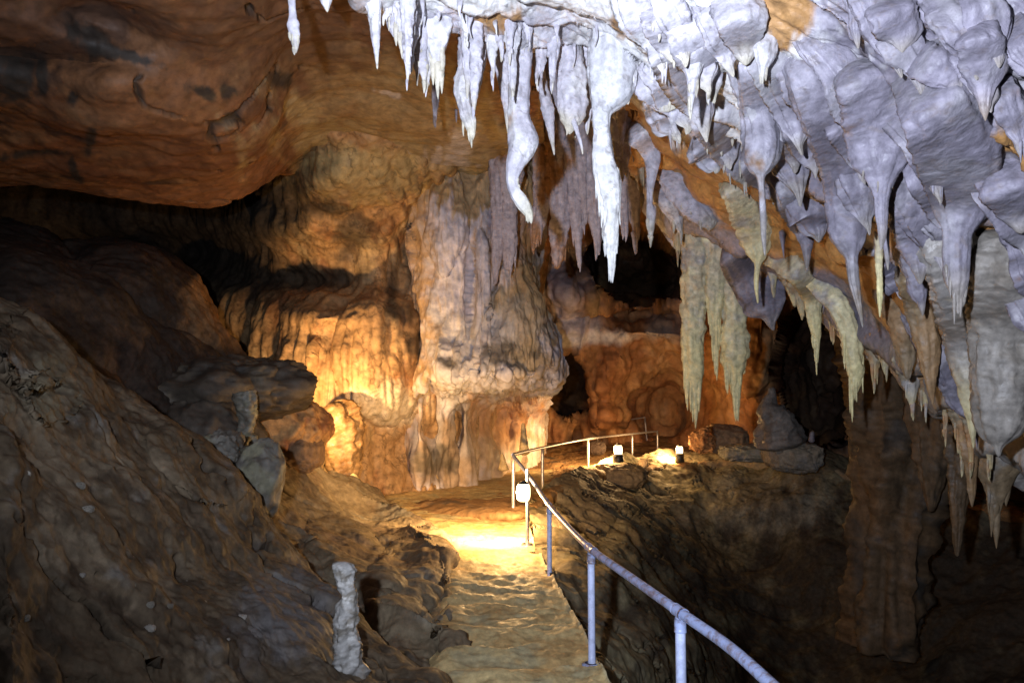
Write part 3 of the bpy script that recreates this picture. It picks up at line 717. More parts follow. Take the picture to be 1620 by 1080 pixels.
# -- lavender curtains farther back
for lab, pts in [
    ('grey-lavender hanging blade with rounded ochre foot, behind the curtain', [(884, 190, 9), (888, 260, 10), (888, 320, 12), (884, 370, 13), (882, 408, 9), (881, 426, 3)]),
    ('ribbed lavender stalactite between the ochre-footed blade and the great white one', [(906, 180, 16), (908, 260, 15), (911, 330, 11), (914, 380, 6), (917, 425, 2)]),
    ('lavender stalactite half hidden behind the great white one', [(930, 200, 18), (933, 280, 15), (941, 340, 10), (947, 404, 2)]),
    ('small brown-grey spike in the mouth of the dark hollow', [(1001, 250, 11), (1003, 310, 9), (1005, 350, 6), (1007, 402, 1)]),
    ('short mauve spike right of the great white stalactite', [(985, 260, 10), (986, 320, 8), (989, 372, 1.5)]),
    ('rusty blunt stalactite behind the long wavy one', [(857, 250, 14), (856, 320, 12), (848, 370, 8), (846, 392, 3)]),
    ('brown hanging nub over the ochre flank of the pillar', [(805, 330, 12), (806, 390, 11), (804, 428, 4)]),
    ('narrow dusky stalactite in the shadow between the pinched and the long wavy ones', [(768, 60, 14), (770, 130, 12), (768, 190, 9), (766, 236, 1.5)]),
    ('thin dusky blade just right of the long wavy stalactite', [(862, 150, 10), (866, 220, 12), (872, 300, 9), (876, 352, 2)]),
    ('broad mauve apron behind the blunt club-shaped stalactite', [(920, 150, 26), (918, 220, 22), (922, 300, 14), (926, 356, 2)]),
    ('dusky stalactite close behind the right shoulder of the great white one', [(985, 170, 14), (988, 230, 12), (994, 290, 8), (996, 340, 1.5)]),
    ('wide mauve fluted drape above the ochre flank of the pillar', [(800, 180, 30), (804, 260, 24), (806, 310, 14), (806, 350, 3)]),
    ('mauve ribbon stalactite beside the pillar top', [(785, 230, 14), (788, 310, 11), (786, 390, 8), (784, 450, 2)])]:
    H(lab, pts, d=15.2 if pts[0][0] > 850 else 16.2, fl=.35, lump=.2, fr=7, lpx=22, wpx=3,
      cols=lambda V, t: palette(V, [(0.40, 0.37, 0.42), ((0.28, 0.15, 0.07), .1), ((0.30, .27, .3), .25)], 1.5, 5, (1, 1, .4)), group='lavender stalactites behind the white curtain')
# -- triple in the middle distance
H('long yellowish column stalactite with shredded end, left of the hanging three', [(1102, 352, 27), (1101, 400, 22), (1099, 450, 20), (1096, 510, 17), (1096, 560, 15), (1098, 596, 12), (1100, 622, 6), (1102, 650, 1)], d=13.0, fr=34, lpx=46, wpx=3.4, cols=col_cream(1), fl=.2, lump=.3, t0=.6)
H('short yellow-green fringed stalactite between the two long ones of the hanging three', [(1131, 365, 24), (1131, 420, 16), (1131, 470, 14), (1131, 500, 9), (1131, 530, 4.5), (1132, 563, 1)], d=12.9, fr=22, lpx=40, wpx=3, cols=col_cream(2), fl=.2, lump=.3, t0=.4)
H('long grey-cream stalactite narrowing abruptly to a ragged spike, right of the hanging three', [(1158, 365, 22), (1161, 420, 18), (1161, 490, 17), (1161, 550, 19), (1162, 575, 16), (1163, 596, 9), (1164, 622, 5.5), (1167, 648, 1)], d=12.9, fr=26, lpx=38, wpx=3.2, cols=col_cream(3), fl=.2, lump=.3, t0=.66)
# -- right hand ceiling
H('rounded lavender bulb ending in one long straight soda straw', [(1180, 90, 14), (1190, 130, 20), (1200, 180, 26), (1205, 220, 29), (1204, 250, 27), (1203, 270, 16), (1204, 284, 6), (1207, 330, 5), (1208, 375, 4), (1210, 405, 1)], on=3, lump=.08)
H('grey-green pendant with a forked dangling drip, below the lavender bulb', [(1165, 300, 22), (1190, 350, 26), (1197, 385, 21), (1198, 407, 13), (1198, 420, 4.5), (1196, 448, 3.2), (1199, 480, 1)], on=3, cols=col_cream(7))
H('thick lavender finger with knuckled waist and thin white nail-like tip', [(1262, 90, 28), (1290, 140, 36), (1315, 200, 36), (1333, 262, 32), (1340, 320, 31), (1342, 368, 29), (1345, 394, 18), (1347, 408, 10), (1350, 440, 9), (1356, 470, 6.5), (1362, 500, 3), (1365, 518, 1)], on=5, lump=.1)
H('swollen grey-lavender stalactite with wrinkled skin and cluster of drips', [(1345, 90, 26), (1362, 130, 36), (1378, 180, 42), (1388, 225, 44), (1393, 262, 36), (1394, 286, 20), (1394, 320, 10), (1396, 370, 6), (1394, 396, 1)], on=4, fr=5, lpx=24, t0=.6)
H('long twisted drip joined to the wrinkled stalactite cluster', [(1404, 280, 6), (1400, 320, 6), (1401, 360, 5), (1403, 400, 4), (1405, 428, 1)], d=6.2)
H('pale drip hanging straight in front of the orange ledge', [(1391, 360, 7), (1391, 420, 5.5), (1392, 470, 4), (1392, 502, 1)], d=7.4, cols=col_cream(4))
H('huge hanging lavender boss with a ragged skirted drip below', [(1440, 110, 36), (1480, 170, 54), (1510, 230, 60), (1521, 290, 54), (1520, 335, 40), (1515, 368, 22), (1513, 400, 20), (1513, 440, 18), (1514, 465, 10), (1516, 497, 1)], on=5, fr=10, lpx=34, wpx=5, t0=.72, lump=.1)
H('broad pale right-hand stalactite tapering to a cream spike', [(1470, 330, 34), (1500, 400, 40), (1522, 480, 38), (1527, 550, 28), (1532, 600, 19), (1536, 640, 11), (1539, 680, 5), (1540, 709, 1)], on=4, cols=lambda V, t: mix(palette(V, [(.27, .25, .23), ((.23, .2, .17), .1), ((.33, .29, .22), .2)], 2, 9), (.42, .36, .18), sstep(.6, .9, t) * .8), lump=.2)
H('bulky rounded grey stalactite with tiny paired drip, at the right edge of view', [(1610, 380, 56), (1600, 450, 54), (1590, 530, 48), (1584, 600, 42), (1582, 650, 38), (1580, 686, 28), (1579, 706, 9), (1580, 722, 2)], on=3, cols=lambda V, t: palette(V, [(.22, .20, .175), ((.17, .15, .125), .1), ((.27, .235, .19), .25)], 2.5, 6), lump=.2, fl=.3)
H('mossy yellow stalactite with stringy tassel near the black hollow', [(1225, 405, 16), (1255, 425, 18), (1278, 448, 19), (1285, 474, 14), (1287, 500, 10), (1290, 522, 8), (1292, 546, 4), (1293, 575, 1)], on=4, fr=10, lpx=30, wpx=2.4, cols=col_cream(11))
H('drooping yellow-brown stalactite ending in a comb of threads', [(1290, 440, 18), (1322, 480, 16), (1343, 522, 15), (1350, 560, 14), (1354, 590, 12), (1353, 610, 7), (1348, 634, 1)], on=3, fr=14, lpx=40, wpx=2.4, cols=col_cream(12))
H('brown tapering fin between the brown column and the pale right-hand stalactite', [(1440, 440, 20), (1456, 490, 20), (1467, 545, 17), (1471, 592, 10), (1476, 640, 1)], on=2, cols=col_brown(4))
H('short olive stalactite over the top of the brown column', [(1405, 470, 18), (1425, 510, 18), (1434, 556, 14), (1436, 600, 3)], on=2, cols=col_brown(5))
H('small flesh-coloured tip dangling under the twisted lips', [(1448, 420, 20), (1452, 460, 14), (1458, 480, 6), (1460, 500, 1)], on=1)
H('cream-edged tongue with a sharp ochre point, high on the right', [(1520, 20, 30), (1545, 60, 32), (1554, 110, 31), (1556, 148, 15), (1558, 172, 7), (1559, 192, 1)], on=4, cols=col_lav(2, .15, (0.6, .45, .2), .7))
H('ragged lavender tongue with trailing corner tip, left of the ochre-pointed tongue', [(1430, 70, 20), (1462, 95, 26), (1495, 118, 22), (1512, 138, 10), (1521, 160, 1.5)], on=4)
H('broad lavender flake with cream rim at the top right', [(1400, -20, 30), (1410, 20, 36), (1425, 55, 30), (1427, 76, 8), (1428, 84, 1.5)], on=4, tf=.4)
H('knobbed stalactite with short ochre tip under the top lip', [(1348, -10, 14), (1352, 20, 9), (1354, 45, 9), (1356, 62, 5), (1358, 78, 1)], on=1)
H('twin-tipped stump beneath the blown-out white ceiling', [(1215, 50, 22), (1210, 85, 16), (1207, 110, 7), (1206, 134, 1.5)], on=2, fr=3, lpx=16)
H('pale pointed drape beside the twin-tipped stump', [(1090, 60, 26), (1095, 100, 18), (1096, 125, 9), (1093, 165, 4), (1092, 190, 1)], on=2, fr=4)
H('small white hook-tipped drip over the ochre bare patch', [(1050, 150, 24), (1064, 175, 12), (1066, 198, 4), (1072, 215, 5), (1076, 228, 1)], on=2, lump=.2)
H('sloping white sheet with fringed lower lip above the ochre bare patch', [(1010, 105, 26), (1030, 130, 30), (1055, 155, 24), (1075, 165, 6)], on=4, tf=.5, fr=4, lpx=14)
H('long lavender drapery slanting beneath the white ceiling patch', [(1090, 160, 22), (1125, 205, 24), (1150, 245, 20), (1170, 275, 12), (1185, 296, 2)], on=5, tf=.5, fr=8, lpx=22)
H('pinkish slanting drapery along the edge of the ochre slope', [(1050, 270, 16), (1075, 305, 18), (1105, 335, 18), (1130, 360, 8)], on=4, tf=.5, fr=5, lpx=16)
H('lavender wedge hanging before the orange ledge, beside the thick finger', [(1230, 270, 22), (1255, 320, 24), (1272, 360, 18), (1276, 390, 8), (1277, 430, 1.5)], on=3, cols=col_lav(8, .2))
H('heavy smooth lobe between the wrinkled stalactite and the huge boss', [(1420, 280, 28), (1440, 330, 34), (1452, 390, 26), (1455, 430, 10), (1456, 450, 2)], on=3, cols=col_lav(5, .15))
H('mauve lobe with drip filling the corner under the right ledge', [(1580, 250, 40), (1600, 300, 40), (1612, 340, 26), (1616, 370, 4)], on=3)
H('creased white tongue leaning off the bright ceiling patch', [(1160, -10, 36), (1172, 40, 34), (1178, 80, 18), (1180, 104, 3)], on=3)
H('white flake with jagged edge left of the bright ceiling patch', [(1040, 0, 30), (1050, 40, 30), (1060, 75, 18), (1066, 100, 3)], on=3, tf=.5, fr=6, lpx=14)
H('lavender leaf-shaped drape right of the long soda straw', [(1235, 180, 20), (1250, 220, 22), (1256, 250, 12), (1258, 275, 2)], on=3)
# -- lower right
H('hanging rusty cluster of thick points at the lower right', [(1577, 690, 40), (1577, 735, 32), (1577, 770, 18), (1576, 800, 8), (1576, 832, 1)], d=9.2, cols=col_brown(6), fr=8, lpx=40, wpx=6)
H('lone orange spike beside the thin brown column', [(1534, 700, 14), (1536, 745, 8), (1537, 775, 6), (1538, 802, 1)], d=9.0, cols=col_brown(7))
H('thin brown pendant reaching from the low ceiling into the dark pit', [(1500, 540, 34), (1510, 630, 22), (1517, 720, 15), (1516, 790, 12), (1515, 840, 8), (1514, 880, 2)], d=12.0, cols=col_brown2(8), fl=.4, lump=.3)
H('massive ragged brown flowstone column before the black hollow on the right', [(1430, 400, 100), (1424, 510, 80), (1430, 570, 70), (1436, 640, 78), (1436, 690, 76), (1428, 740, 66), (1420, 785, 56), (1414, 830, 48), (1408, 890, 44), (1404, 950, 48), (1402, 1030, 56)], d=16.6, cols=col_brown2(9), name='flowstone_column', cat='column', fl=.7, lump=.4, mat=M_ROCK, tf=.9)
H('dusky brown flowstone lobe at the shaded right side of the massive brown column', [(1478, 470, 50), (1486, 560, 40), (1484, 640, 34), (1478, 710, 26), (1474, 770, 14), (1472, 810, 3)], d=15.2, cols=col_brown2(14), name='flowstone_column', cat='column', fl=.5, lump=.3, mat=M_ROCK)

# thin drapes that shingle the right-hand ceiling
r = random.Random(21)
for i in range(46):
    x = 960 + (i * 137.5) % 620 + r.uniform(-20, 20); lo = np.interp(x, cx, e_py)
    y = -80 + (lo - 60 + 80) * ((i * 0.618) % 1.0)
    L_ = r.uniform(110, 270)
    gap = np.interp(x + .35 * L_, bl[:, 0], bl[:, 1]) - 30 - y
    if gap > 0 and x < 1400: L_ = min(L_, gap / .92)
    elif x < 1400 and gap > -75: y += 70
    if L_ < 55: continue
    w = r.uniform(15, 26) + L_ * .05; sl = r.uniform(.6, 1.05)
    pts = []
    for k, f in ((0, .3), (.15, .7), (.35, .95), (.55, 1), (.72, .75), (.84, .42), (.92, .2), (1, .05)):
        xx = x + sl * L_ * (k - .42 * k * k); yy = y + L_ * k * .92
        pts.append((xx + r.uniform(-3, 3), yy, w * f * r.uniform(.85, 1.15), depth_at(CEIL, xx, yy) + .25 - .43 * min(k * 2.5, 1) if k < .76 else pts[-1][3] - .01))
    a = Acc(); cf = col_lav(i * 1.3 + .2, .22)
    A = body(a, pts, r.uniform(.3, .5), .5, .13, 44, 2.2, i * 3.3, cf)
    if i % 4 == 0: fringe(a, A, 3, .85, 22, 2.4, i, cf)
    tag(a.obj('calcite_drape', M_CALC), 'long calcite drape sweeping down to the right on the lavender ceiling', 'calcite drape', 'calcite drapes sweeping over the right ceiling')

# ragged spikes filling the white curtain
r = random.Random(33)
for i in range(84):
    x = r.uniform(610, 1010); back = i % 5 < 2
    y = np.interp(x, cx, e_py) + r.uniform(-50, 4) + (40 if back else 0); y = min(y, 110)
    L_ = r.choice([30, 45, 60, 80, 110, 150]) * r.uniform(.8, 1.2); w = r.uniform(3.5, 8) + L_ * .03
    dd = (r.uniform(9, 12) if back else np.interp(x, cx, e_d) - r.uniform(.1, .9))
    j1, j2 = r.uniform(-4, 4), r.uniform(-6, 6)
    pts = [(x, y - 24, w * 1.7, dd), (x, y, w * 1.4, dd), (x + j1, y + L_ * .3, w, dd), (x + j1, y + L_ * .5, w * r.uniform(.5, 1.1), dd), (x + j2, y + L_ * .75, w * r.uniform(.25, .6), dd), (x + j2, y + L_, .8, dd)]
    a = Acc(); cf = col_lav(i * .9 + .4, .2) if not back else (lambda sd: lambda V, t: palette(V, [(.30, .275, .31), ((.2, .12, .07), .1), ((.4, .37, .4), .2)], 2, sd, (1, 1, .5)))(i)
    A = body(a, pts, .7, .3, .32, 22, 2.0, i * 2.1, cf)
    fringe(a, A, 5, .45, 14, 2.2, i, cf)
    tag(a.obj('stalactite', M_CALC), 'thin ragged spike among the dense fringe of the white curtain', 'stalactite', 'ragged spikes of the white curtain')
# cream tassels along the low rim of the ceiling
for i in range(26):
    x = 1010 + i * 22 + r.uniform(-10, 10); y = np.interp(x, cx, e_py) - r.uniform(-2, 26)
    L_ = r.uniform(26, 95); w = r.uniform(5, 13); dd = np.interp(x, cx, e_d) - r.uniform(.0, .4)
    pts = [(x - 16, y - 34, w * 1.5, dd - .2), (x - 5, y - 8, w * 1.4, dd - .1), (x, y + L_ * .25, w, dd), (x + 1, y + L_ * .55, w * .55, dd), (x + 2, y + L_, .8, dd)]
    a = Acc(); cf = (lambda sd: lambda V, t: mix(palette(V, [(.30, .25, .17), ((.36, .2, .09), .1), ((.3, .28, .27), .2)], 2, sd), (.5, .43, .22), sstep(.5, .9, t) * .6))(i)
    A = body(a, pts, .7, .35, .3, 24, 2.0, i * 1.7, cf); fringe(a, A, 5, .5, 20, 2.4, i, cf)
    tag(a.obj('stalactite', M_CALC), 'small tan tassel-like stalactite on the low rim of the right ceiling', 'stalactite', 'tan tassels along the low ceiling rim')

# small drips along the lips
r = random.Random(5)
for i in range(30):
    x = r.uniform(640, 1600); lo = np.interp(x, cx, e_py)
    y = r.uniform(max(-10, lo - 230), lo - 4)
    l = r.uniform(10, 40); w = r.uniform(1.6, 3.6)
    dd = depth_at(CEIL, x, y)
    a = Acc(); cf = col_lav(i * .7, .1)
    A = body(a, [(x, y - 12, w * 1.8, dd + .08), (x, y, w * 1.4, dd - .03), (x + r.uniform(-2, 2), y + l * .5, w * .6, dd - .05), (x + r.uniform(-3, 3), y + l, .7, dd - .05)], .8, .15, .15, 14, 2.5, i, cf)
    tag(a.obj('drip_tip', M_CALC), 'small pale drip tip on a lip of the sloping ceiling', 'stalactite', 'small drip tips on the ceiling lips')

# ================================================================== STALAGMITES, LEDGE, BOULDERS
def stand(label, pts, d, cols, name='stalagmite', cat='stalagmite', mat=None, tf=.9, fl=.1, lump=.2, group=None):
    a = Acc(); seed = sum(map(ord, label)) % 89 / 3.0
    P4 = [(x, y, w, d) for x, y, w in pts]
    body(a, P4, tf, fl, lump, 36, 1.6, seed, cols)
    return tag(a.obj(name, mat or M_CALC), label, cat, group)


stand('knobbly white stalagmite like a small figure on the brown hillside', [(556, 1110, 30), (553, 1055, 21), (549, 1010, 17), (548, 975, 15), (551, 947, 11), (547, 924, 13), (545, 903, 15), (546, 893, 12), (547, 888, 4)], depth_at(HILL, 546, 1046) - .06, lambda V, t: mix(palette(V, [(.36, .35, .33), ((.2, .18, .15), .1), ((.52, .51, .48), .25)], 9, 2), (.10, .08, .06), sstep(.32, .1, t)), lump=.5, fl=.25)
stand('greenish small stalagmite where the slope meets the lit path', [(562, 800, 16), (562, 782, 11), (561, 768, 9), (559, 755, 6), (558, 748, 2)], 16, col_cream(3))
stand('thin grey pillar joining the dark ledge to the broken slab below it', [(396, 750, 30), (391, 705, 17), (386, 682, 10), (391, 655, 12), (390, 632, 15), (388, 618, 16)], 10.9, lambda V, t: palette(V, [(.15, .14, .11), ((.2, .19, .12), .1), (MUD, .2)], 4, 4), lump=.6, tf=.8, name='limestone_column', cat='column')
stand('grey cone-shaped stalagmite with a knob on top at the edge of the dark', [(1236, 712, 36), (1232, 690, 31), (1224, 660, 22), (1217, 645, 17), (1218, 636, 11), (1221, 625, 7), (1222, 616, 5), (1223, 612, 2)], 22, lambda V, t: palette(V, [(.24, .22, .20), ((.17, .155, .14), .1)], 1.5, 2), lump=.3, fl=.25)
stand('tiny white upright stalagmite right of the grey cone', [(1284, 700, 5), (1284, 692, 4), (1285, 684, 3), (1285, 681, 1)], 21, col_lav(3, 0))
stand('thin ochre stalagmite at the foot of the pillar', [(829, 720, 9), (829, 700, 6), (828, 680, 4), (827, 668, 1.5)], 17.5, lambda V, t: palette(V, [(.45, .33, .16)], 2))
stand('squat ochre stalagmite just left of the rail corner', [(796, 745, 9), (796, 735, 6), (795, 722, 3), (795, 717, 1)], 17.5, lambda V, t: palette(V, [(.45, .33, .16)], 2))


stand('glowing fluted flowstone drapery in front of the orange wall', [(548, 775, 10), (544, 740, 20), (540, 705, 27), (532, 672, 32), (524, 650, 26), (518, 640, 10)], 16.3, lambda V, t: palette(V, [(.22, .13, .055), ((.15, .08, .03), .08), ((.27, .18, .09), .2)], 3, 3, (1.5, 1.5, .3)), 'flowstone_drapery', 'flowstone', None, .6, .7, .35)


def col_slab(V): return palette(V, [(.14, .13, .11), ((.18, .17, .115), .1), ((.08, .065, .05), .22)], 3, 4)


def rock(label, px, py, rx, ry, d, depth, col, seed, name='boulder', cat='boulder', mat=None, sq=.6, rot=0.0, amp=.25):
    n, m = 70, 110
    th = np.linspace(0.001, np.pi - .001, n)[:, None]; ph_ = np.linspace(0, 2 * np.pi, m, endpoint=False)[None, :]
    D = np.stack([np.sin(th) * np.cos(ph_), np.sin(th) * np.sin(ph_), np.cos(th) * np.ones_like(ph_)], -1)
    D = np.sign(D) * np.abs(D) ** sq; D /= (np.linalg.norm(D, axis=-1) ** .5)[..., None]
    Q = D * np.array([rx / ry, depth * FPX / d / ry, 1.0]) * .8
    rr = 1 + amp * fbm(Q, 1.1, 5, seed, .55) + amp * .5 * (ridged(Q, 1.9, 3, seed) - .5)
    D = D * rr[..., None]
    cR, sR = math.cos(rot), math.sin(rot)
    X = D[..., 0] * rx * d / FPX; Z = D[..., 2] * ry * d / FPX
    C = at(px, py, d)
    V = np.stack([C[0] + X * cR + Z * sR, C[1] + D[..., 1] * depth, C[2] - X * sR + Z * cR], -1).reshape(-1, 3)
    o = mesh_obj(name, V, grid_faces(n, m, True), mat or M_MUD, col(V))
    return tag(o, label, cat)


rock('dark rounded rock overhang growing out of the slope over the lit flowstone', 346, 622, 142, 54, 12.3, 1.3, lambda V: palette(V, [(.075, .06, .045), ((.11, .085, .055), .15), (DARK, .2)], 1.5, 3), 3, 'rock_ledge', 'ledge', M_ROCK, .85, -.1, .3)
rock('dark cracked block under the overhang, on the hillside crest', 336, 696, 84, 66, 11.4, .9, lambda V: palette(V, [(.08, .065, .05), ((.12, .10, .075), .15), (DARK, .2)], 2, 3), 8, 'boulder', 'boulder', M_ROCK, .95, .5, .2)
rock('ragged grey slab of broken stone leaning below the dark ledge', 402, 775, 40, 72, 8.9, .35, col_slab, 31, 'stone_slab', 'stone', M_ROCK, .9, .25, .4)
rock('lumpy grey stone beside the ragged slab on the hillside', 350, 715, 34, 30, 8.8, .3, col_slab, 37, 'stone', 'stone', M_ROCK, .7, -.5, .5)
rock('pitted orange rock below the dark ledge', 458, 672, 62, 48, 13.2, .8, lambda V: palette(V, [(.42, .24, .10), ((.22, .1, .05), .15)], 2.5, 4), 5, amp=.3, rot=.6)
rock('rounded dark knob in front of the glowing flowstone', 478, 716, 32, 30, 12.9, .4, lambda V: palette(V, [(.22, .14, .08)], 2.5, 4), 9)
rock('rounded orange boulder lit by the right-hand lamp', 1112, 697, 19, 19, 25.5, .5, lambda V: palette(V, [(.42, .22, .10), (RUST, .2)], 2, 1), 2, amp=.5, sq=.75)
rock('broad brown boulder behind the rounded orange one', 1146, 695, 36, 24, 26, .7, lambda V: palette(V, [(.28, .19, .12), (MUD, .2)], 1.5, 1), 7)
rock('flat pale slab of rubble at the plateau rim', 1190, 716, 52, 14, 24.5, .8, lambda V: palette(V, [(.36, .33, .24), (GREY, .1)], 1.5, 1), 12)
rock('grey block under the grey cone stalagmite', 1254, 722, 44, 24, 22.5, .8, lambda V: palette(V, [(.30, .26, .20), (GREY, .15)], 1.5, 2), 17)
rock('small black stone lying between the railing posts', 944, 708, 14, 11, 27, .3, lambda V: palette(V, [(.07, .05, .04)], 2), 21)
rock('mound of earth carrying the left of the two far lamps', 978, 752, 44, 20, 23.4, .9, lambda V: palette(V, [(.26, .19, .11), (MUD, .2)], 1.5), 23, 'mound', 'mound')
rock('pale pebble on the plateau beside the left far lamp', 1018, 733, 8, 7, 25, .2, lambda V: palette(V, [(.5, .36, .22)], 2), 25, 'stone', 'stone')

r = random.Random(3)
for i in range(9):
    x = r.uniform(20, 480); y = r.uniform(620 + .75 * x, 1070) if x < 420 else r.uniform(960, 1075)
    w = r.uniform(3, 9)
    j = np.argmin((HILL.px - x) ** 2 + (HILL.py - y) ** 2); dd = float(HILL.d.ravel()[j])
    k = r.choice([(.11, .095, .075), (.16, .145, .12), (.24, .22, .19)])
    o = rock('small loose stone lying on the brown hillside', x, y, w, w * .7, dd, w * .9 * dd / FPX, lambda V, k=k: palette(V, [k], 6), i + 40, 'stone', 'stone', M_MUD, .7, 0, .4)
    o['group'] = 'loose stones on the hillside'

# ================================================================== RAILING
M_BLUE = plain_mat('blue_grey_paint', (0.30, 0.36, 0.56), .4, .0, rust=.75)
M_POST = plain_mat('pale_blue_paint', (0.50, 0.56, 0.78), .45, .0)
M_STEEL = plain_mat('galvanised_steel', (0.42, 0.40, 0.40), .4, .6)


def tube(name, pts, rad, mat, parent=None, n=14, closed=True):
    pts = np.asarray(pts, float)
    T = np.gradient(pts, axis=0); T /= np.linalg.norm(T, axis=1)[:, None]
    ref = np.array([0, 0, 1.0]) if abs(T[:, 2]).mean() < .8 else np.array([1.0, 0, 0])
    A = np.cross(T, ref); A /= np.linalg.norm(A, axis=1)[:, None]; B = np.cross(T, A)
    th = np.linspace(0, 2 * np.pi, n, endpoint=False)
    rad = np.broadcast_to(rad, (len(pts),))
    V = pts[:, None] + rad[:, None, None] * (np.cos(th)[None, :, None] * A[:, None] + np.sin(th)[None, :, None] * B[:, None])
    F = grid_faces(len(pts), n, True)
    k = len(pts) * n
    V = np.concatenate([V.reshape(-1, 3), pts[:1], pts[-1:]])
    i = np.arange(n); j = (i + 1) % n
    T1 = np.stack([np.full(n, k), i, j], -1); T2 = np.stack([np.full(n, k + 1), k - n + j, k - n + i], -1)
    return mesh_obj(name, V, [F, np.concatenate([T1, T2])], mat, None, parent)


def empty(name, loc):
    o = bpy.data.objects.new(name, None); o.location = tuple(loc); o.empty_display_size = .2
    COL.objects.link(o)
    return o


def rel(P, root): return np.asarray(P) - np.array(root.location)


base = at(938, 1045, 6.84)
rail = empty('railing', base)
tag(rail, 'blue painted pipe railing curving along the path and round the plateau', 'railing')
near = [(1320, 1180, 3.0), (1220, 1082, 3.6), (1150, 1020, 4.15), (1076, 968, 4.75), (1005, 918, 5.6), (935, 868, 6.84), (898, 832, 8.3), (867, 796, 10.2), (840, 757, 12.4), (811, 719, 14.8)]
Pn = at(*np.array(near).T)
tube('handrail', rel(cr(Pn, 90), rail), .031, M_BLUE, rail)
far = [(811, 719, 14.8), (858, 708, 18), (930, 694, 24), (1000, 686, 28), (1040, 682, 29.5)]
tube('handrail', rel(cr(at(*np.array(far).T), 60), rail), .033, M_STEEL, rail)
for (x, y, d, yb, m) in [(1076, 972, 4.75, 1190, M_POST), (935, 872, 6.84, 1047, M_POST), (869, 800, 10.2, 925, M_POST), (812, 722, 14.8, 812, M_STEEL),
                         (858, 710, 18, 775, M_STEEL), (930, 696, 24, 752, M_STEEL), (1000, 688, 28, 732, M_STEEL), (1040, 683, 29.5, 730, M_STEEL)]:
    a = at(x, y, d); b = at(x, yb, d); b[0] = a[0]; b[1] = a[1]
    p = tube('post', rel(np.linspace(b, a, 8), rail), .031 if m is M_POST else .036, m, rail)
    if m is M_POST:
        tube('base_plate', rel(np.array([b, b + [0, 0, .012], b + [0, 0, .02]]), rail), [.085, .085, .06], M_BLUE, p)
        tube('collar', rel(np.linspace(a - [0, 0, .10], a - [0, 0, .02], 4), rail), .036, M_BLUE, p)
        i = np.argmin(np.linalg.norm(Pn - a, axis=1)); D = cr(Pn, 300); i = np.argmin(np.linalg.norm(D - a, axis=1))
        tube('sleeve', rel(D[max(0, i - 3):i + 4], rail), .037, M_BLUE, p)
rail2 = empty('railing', at(1026, 708, 32))
tag(rail2, 'distant dark pipe railing behind the two far lamps', 'railing')
tube('handrail', rel(cr(at(*np.array([(935, 674, 31), (980, 666, 31.6), (1020, 660, 32)]).T), 30), rail2), .03, M_STEEL, rail2)
for x, yt, yb, d in [(1020, 660, 712, 32), (945, 672, 715, 31)]:
    a = at(x, yt, d); b = at(x + (5 if x > 1000 else 0), yb, d)
    tube('post', rel(np.linspace(b, a, 6), rail2), .04, M_STEEL, rail2)

# ================================================================== LAMPS
M_DARK = plain_mat('black_enamel', (0.02, 0.02, 0.02), .45)
M_BULB = plain_mat('glowing_glass', (1.0, .8, .5), .3, 0, 5, (1.0, .72, .36))
WARM = (1.0, 0.60, 0.25)


def point(name, loc, power, size=.06, color=WARM, spot=None, aim=None, blend=1.0):
    L = bpy.data.lights.new(name, 'SPOT' if spot else 'POINT'); L.energy = power; L.color = color; L.shadow_soft_size = size
    o = bpy.data.objects.new(name, L); o.location = tuple(loc)
    if spot:
        L.spot_size = math.radians(spot); L.spot_blend = blend
        o.rotation_euler = (Vector(tuple(aim)) - Vector(tuple(loc))).to_track_quat('-Z', 'Y').to_euler()
    COL.objects.link(o)
    return o


def floodlight(label, px, py, d, base_py, rad, power, post=False):
    c_ = at(px, py, d); g = at(px, base_py, d); g[0], g[1] = c_[0], c_[1]
    root = empty('flood_lamp', g); tag(root, label, 'lamp', 'warm lamps along the path')
    h = c_ - g
    th = np.linspace(0, 1, 12)
    if post:
        tube('stem', np.stack([0 * th, 0 * th, th * (h[2] + .32)], -1) + np.array([.06, .16, 0]), .026, M_STEEL, root)
        tube('bracket', np.array([[.06, .16, h[2]], [.03, .1, h[2]], [0, .05, h[2]]]), .02, M_DARK, root)
        tube('base_plate', np.array([[.06, .16, 0], [.06, .16, .015], [.06, .16, .03]]), [.09, .09, .07], M_STEEL, root)
    else:
        z = np.array([0, .02, .5, .9, 1.0]) * (h[2] - rad * .7)
        tube('pedestal', np.stack([0 * z, 0 * z, z], -1), np.array([1.0, 1.05, .95, .95, .7]) * rad * 1.05, M_DARK, root)
    # bulb
    a = np.linspace(0.05, np.pi - .05, 14)
    tube('bulb', np.stack([0 * a, 0 * a, h[2] - np.sign(np.cos(a)) * np.abs(np.cos(a)) ** .8 * rad * 1.05], -1), np.sin(a) ** .45 * rad * .78, M_BULB, root, 20)
    tube('cap', np.array([[0, 0, h[2] + rad * .92], [0, 0, h[2] + rad * 1.05], [0, 0, h[2] + rad * 1.25]]), [rad * .6, rad * .55, rad * .2], M_DARK, root)
    return c_


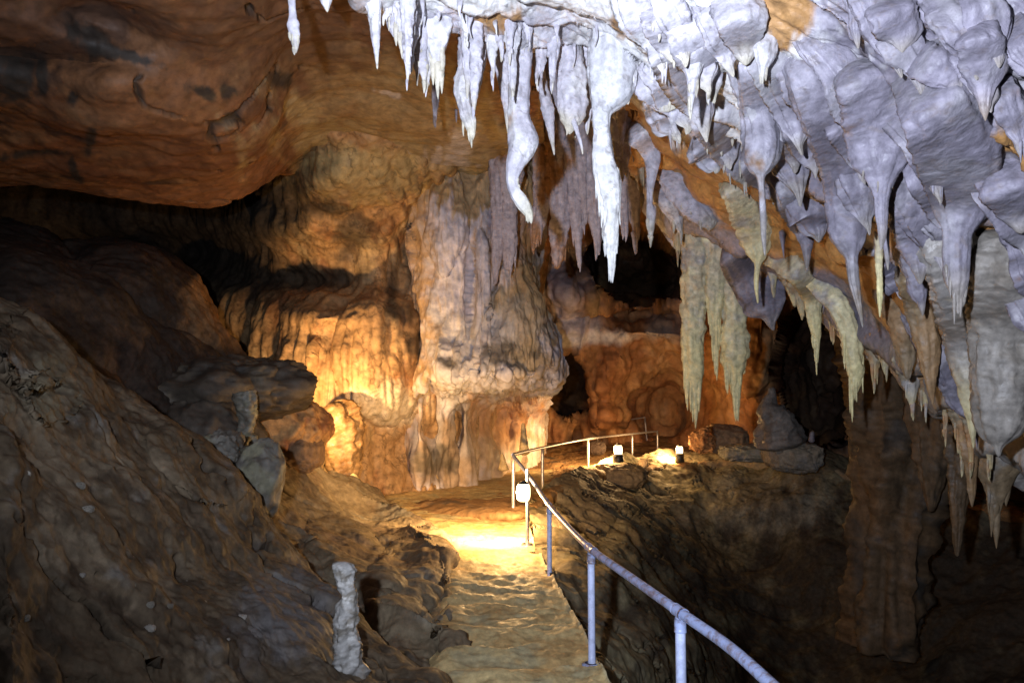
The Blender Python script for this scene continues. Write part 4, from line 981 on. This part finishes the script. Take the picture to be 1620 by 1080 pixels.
l1 = floodlight('blazing lamp on a thin stem at the path edge by the railing', 828, 778, 11.6, 864, .13, 0, True)
l2 = floodlight('far lamp on a dark pedestal on the earth mound', 978, 712, 23.6, 734, .16, 0)
l3 = floodlight('farthest lamp, right one of the pair near the boulders', 1075, 712, 26, 730, .14, 0)
point('path_lamp_light', l1 + np.array([-.16, .06, -.02]), 1700, .07, spot=112, aim=at(740, 835, 13.6), blend=.7)
point('path_lamp_glow', l1 + np.array([-.16, .05, .0]), 340, .1)
point('mound_lamp_light', l2 + np.array([-.22, .12, .0]), 900, .08, spot=150, aim=l2 + np.array([-1.0, .7, -.9]), blend=.5)
point('far_lamp_light', l3 + np.array([-.22, .12, .0]), 700, .08, spot=150, aim=l3 + np.array([-1.0, .7, -.9]), blend=.5)
point('mound_lamp_glow', l2 + np.array([-.2, .1, .1]), 260, .1)
point('far_lamp_glow', l3 + np.array([-.2, .1, .1]), 160, .1)
# lamp concealed behind the dark ledge, washing the flowstone
l4 = at(468, 686, 14.3)
point('ledge_lamp_light', l4, 1200, .08, spot=120, aim=at(510, 600, 17.6), blend=.8)
point('ledge_lamp_glow', l4, 70, .1)

# photographer's cool white flash, held up and left of the camera, turned to the ceiling
fl_ = CAM + np.array([-.55, -.1, .35])
point('flash', fl_, 4100, .05, (0.76, 0.83, 1.0), 124, at(1070, 10, 6), 1.0)

# ================================================================== world, camera
w = bpy.data.worlds.new('World'); sc.world = w; w.use_nodes = True
w.node_tree.nodes['Background'].inputs[0].default_value = (0.5, 0.45, 0.4, 1)
w.node_tree.nodes['Background'].inputs[1].default_value = 0.004
cd = bpy.data.cameras.new('Camera'); cd.lens = 28; cd.sensor_width = 36; cd.clip_start = .05; cd.clip_end = 300
co = bpy.data.objects.new('Camera', cd); co.location = tuple(CAM); co.rotation_euler = (math.pi / 2 + PITCH, 0, 0)
COL.objects.link(co); sc.camera = co
sc.view_settings.view_transform = 'Standard'; sc.view_settings.look = 'None'; sc.view_settings.exposure = 0; sc.view_settings.gamma = 1
sc.render.engine = 'CYCLES'
sc.cycles.use_denoising = True
sc.cycles.max_bounces = 5; sc.cycles.diffuse_bounces = 4
sc.cycles.sample_clamp_indirect = 4
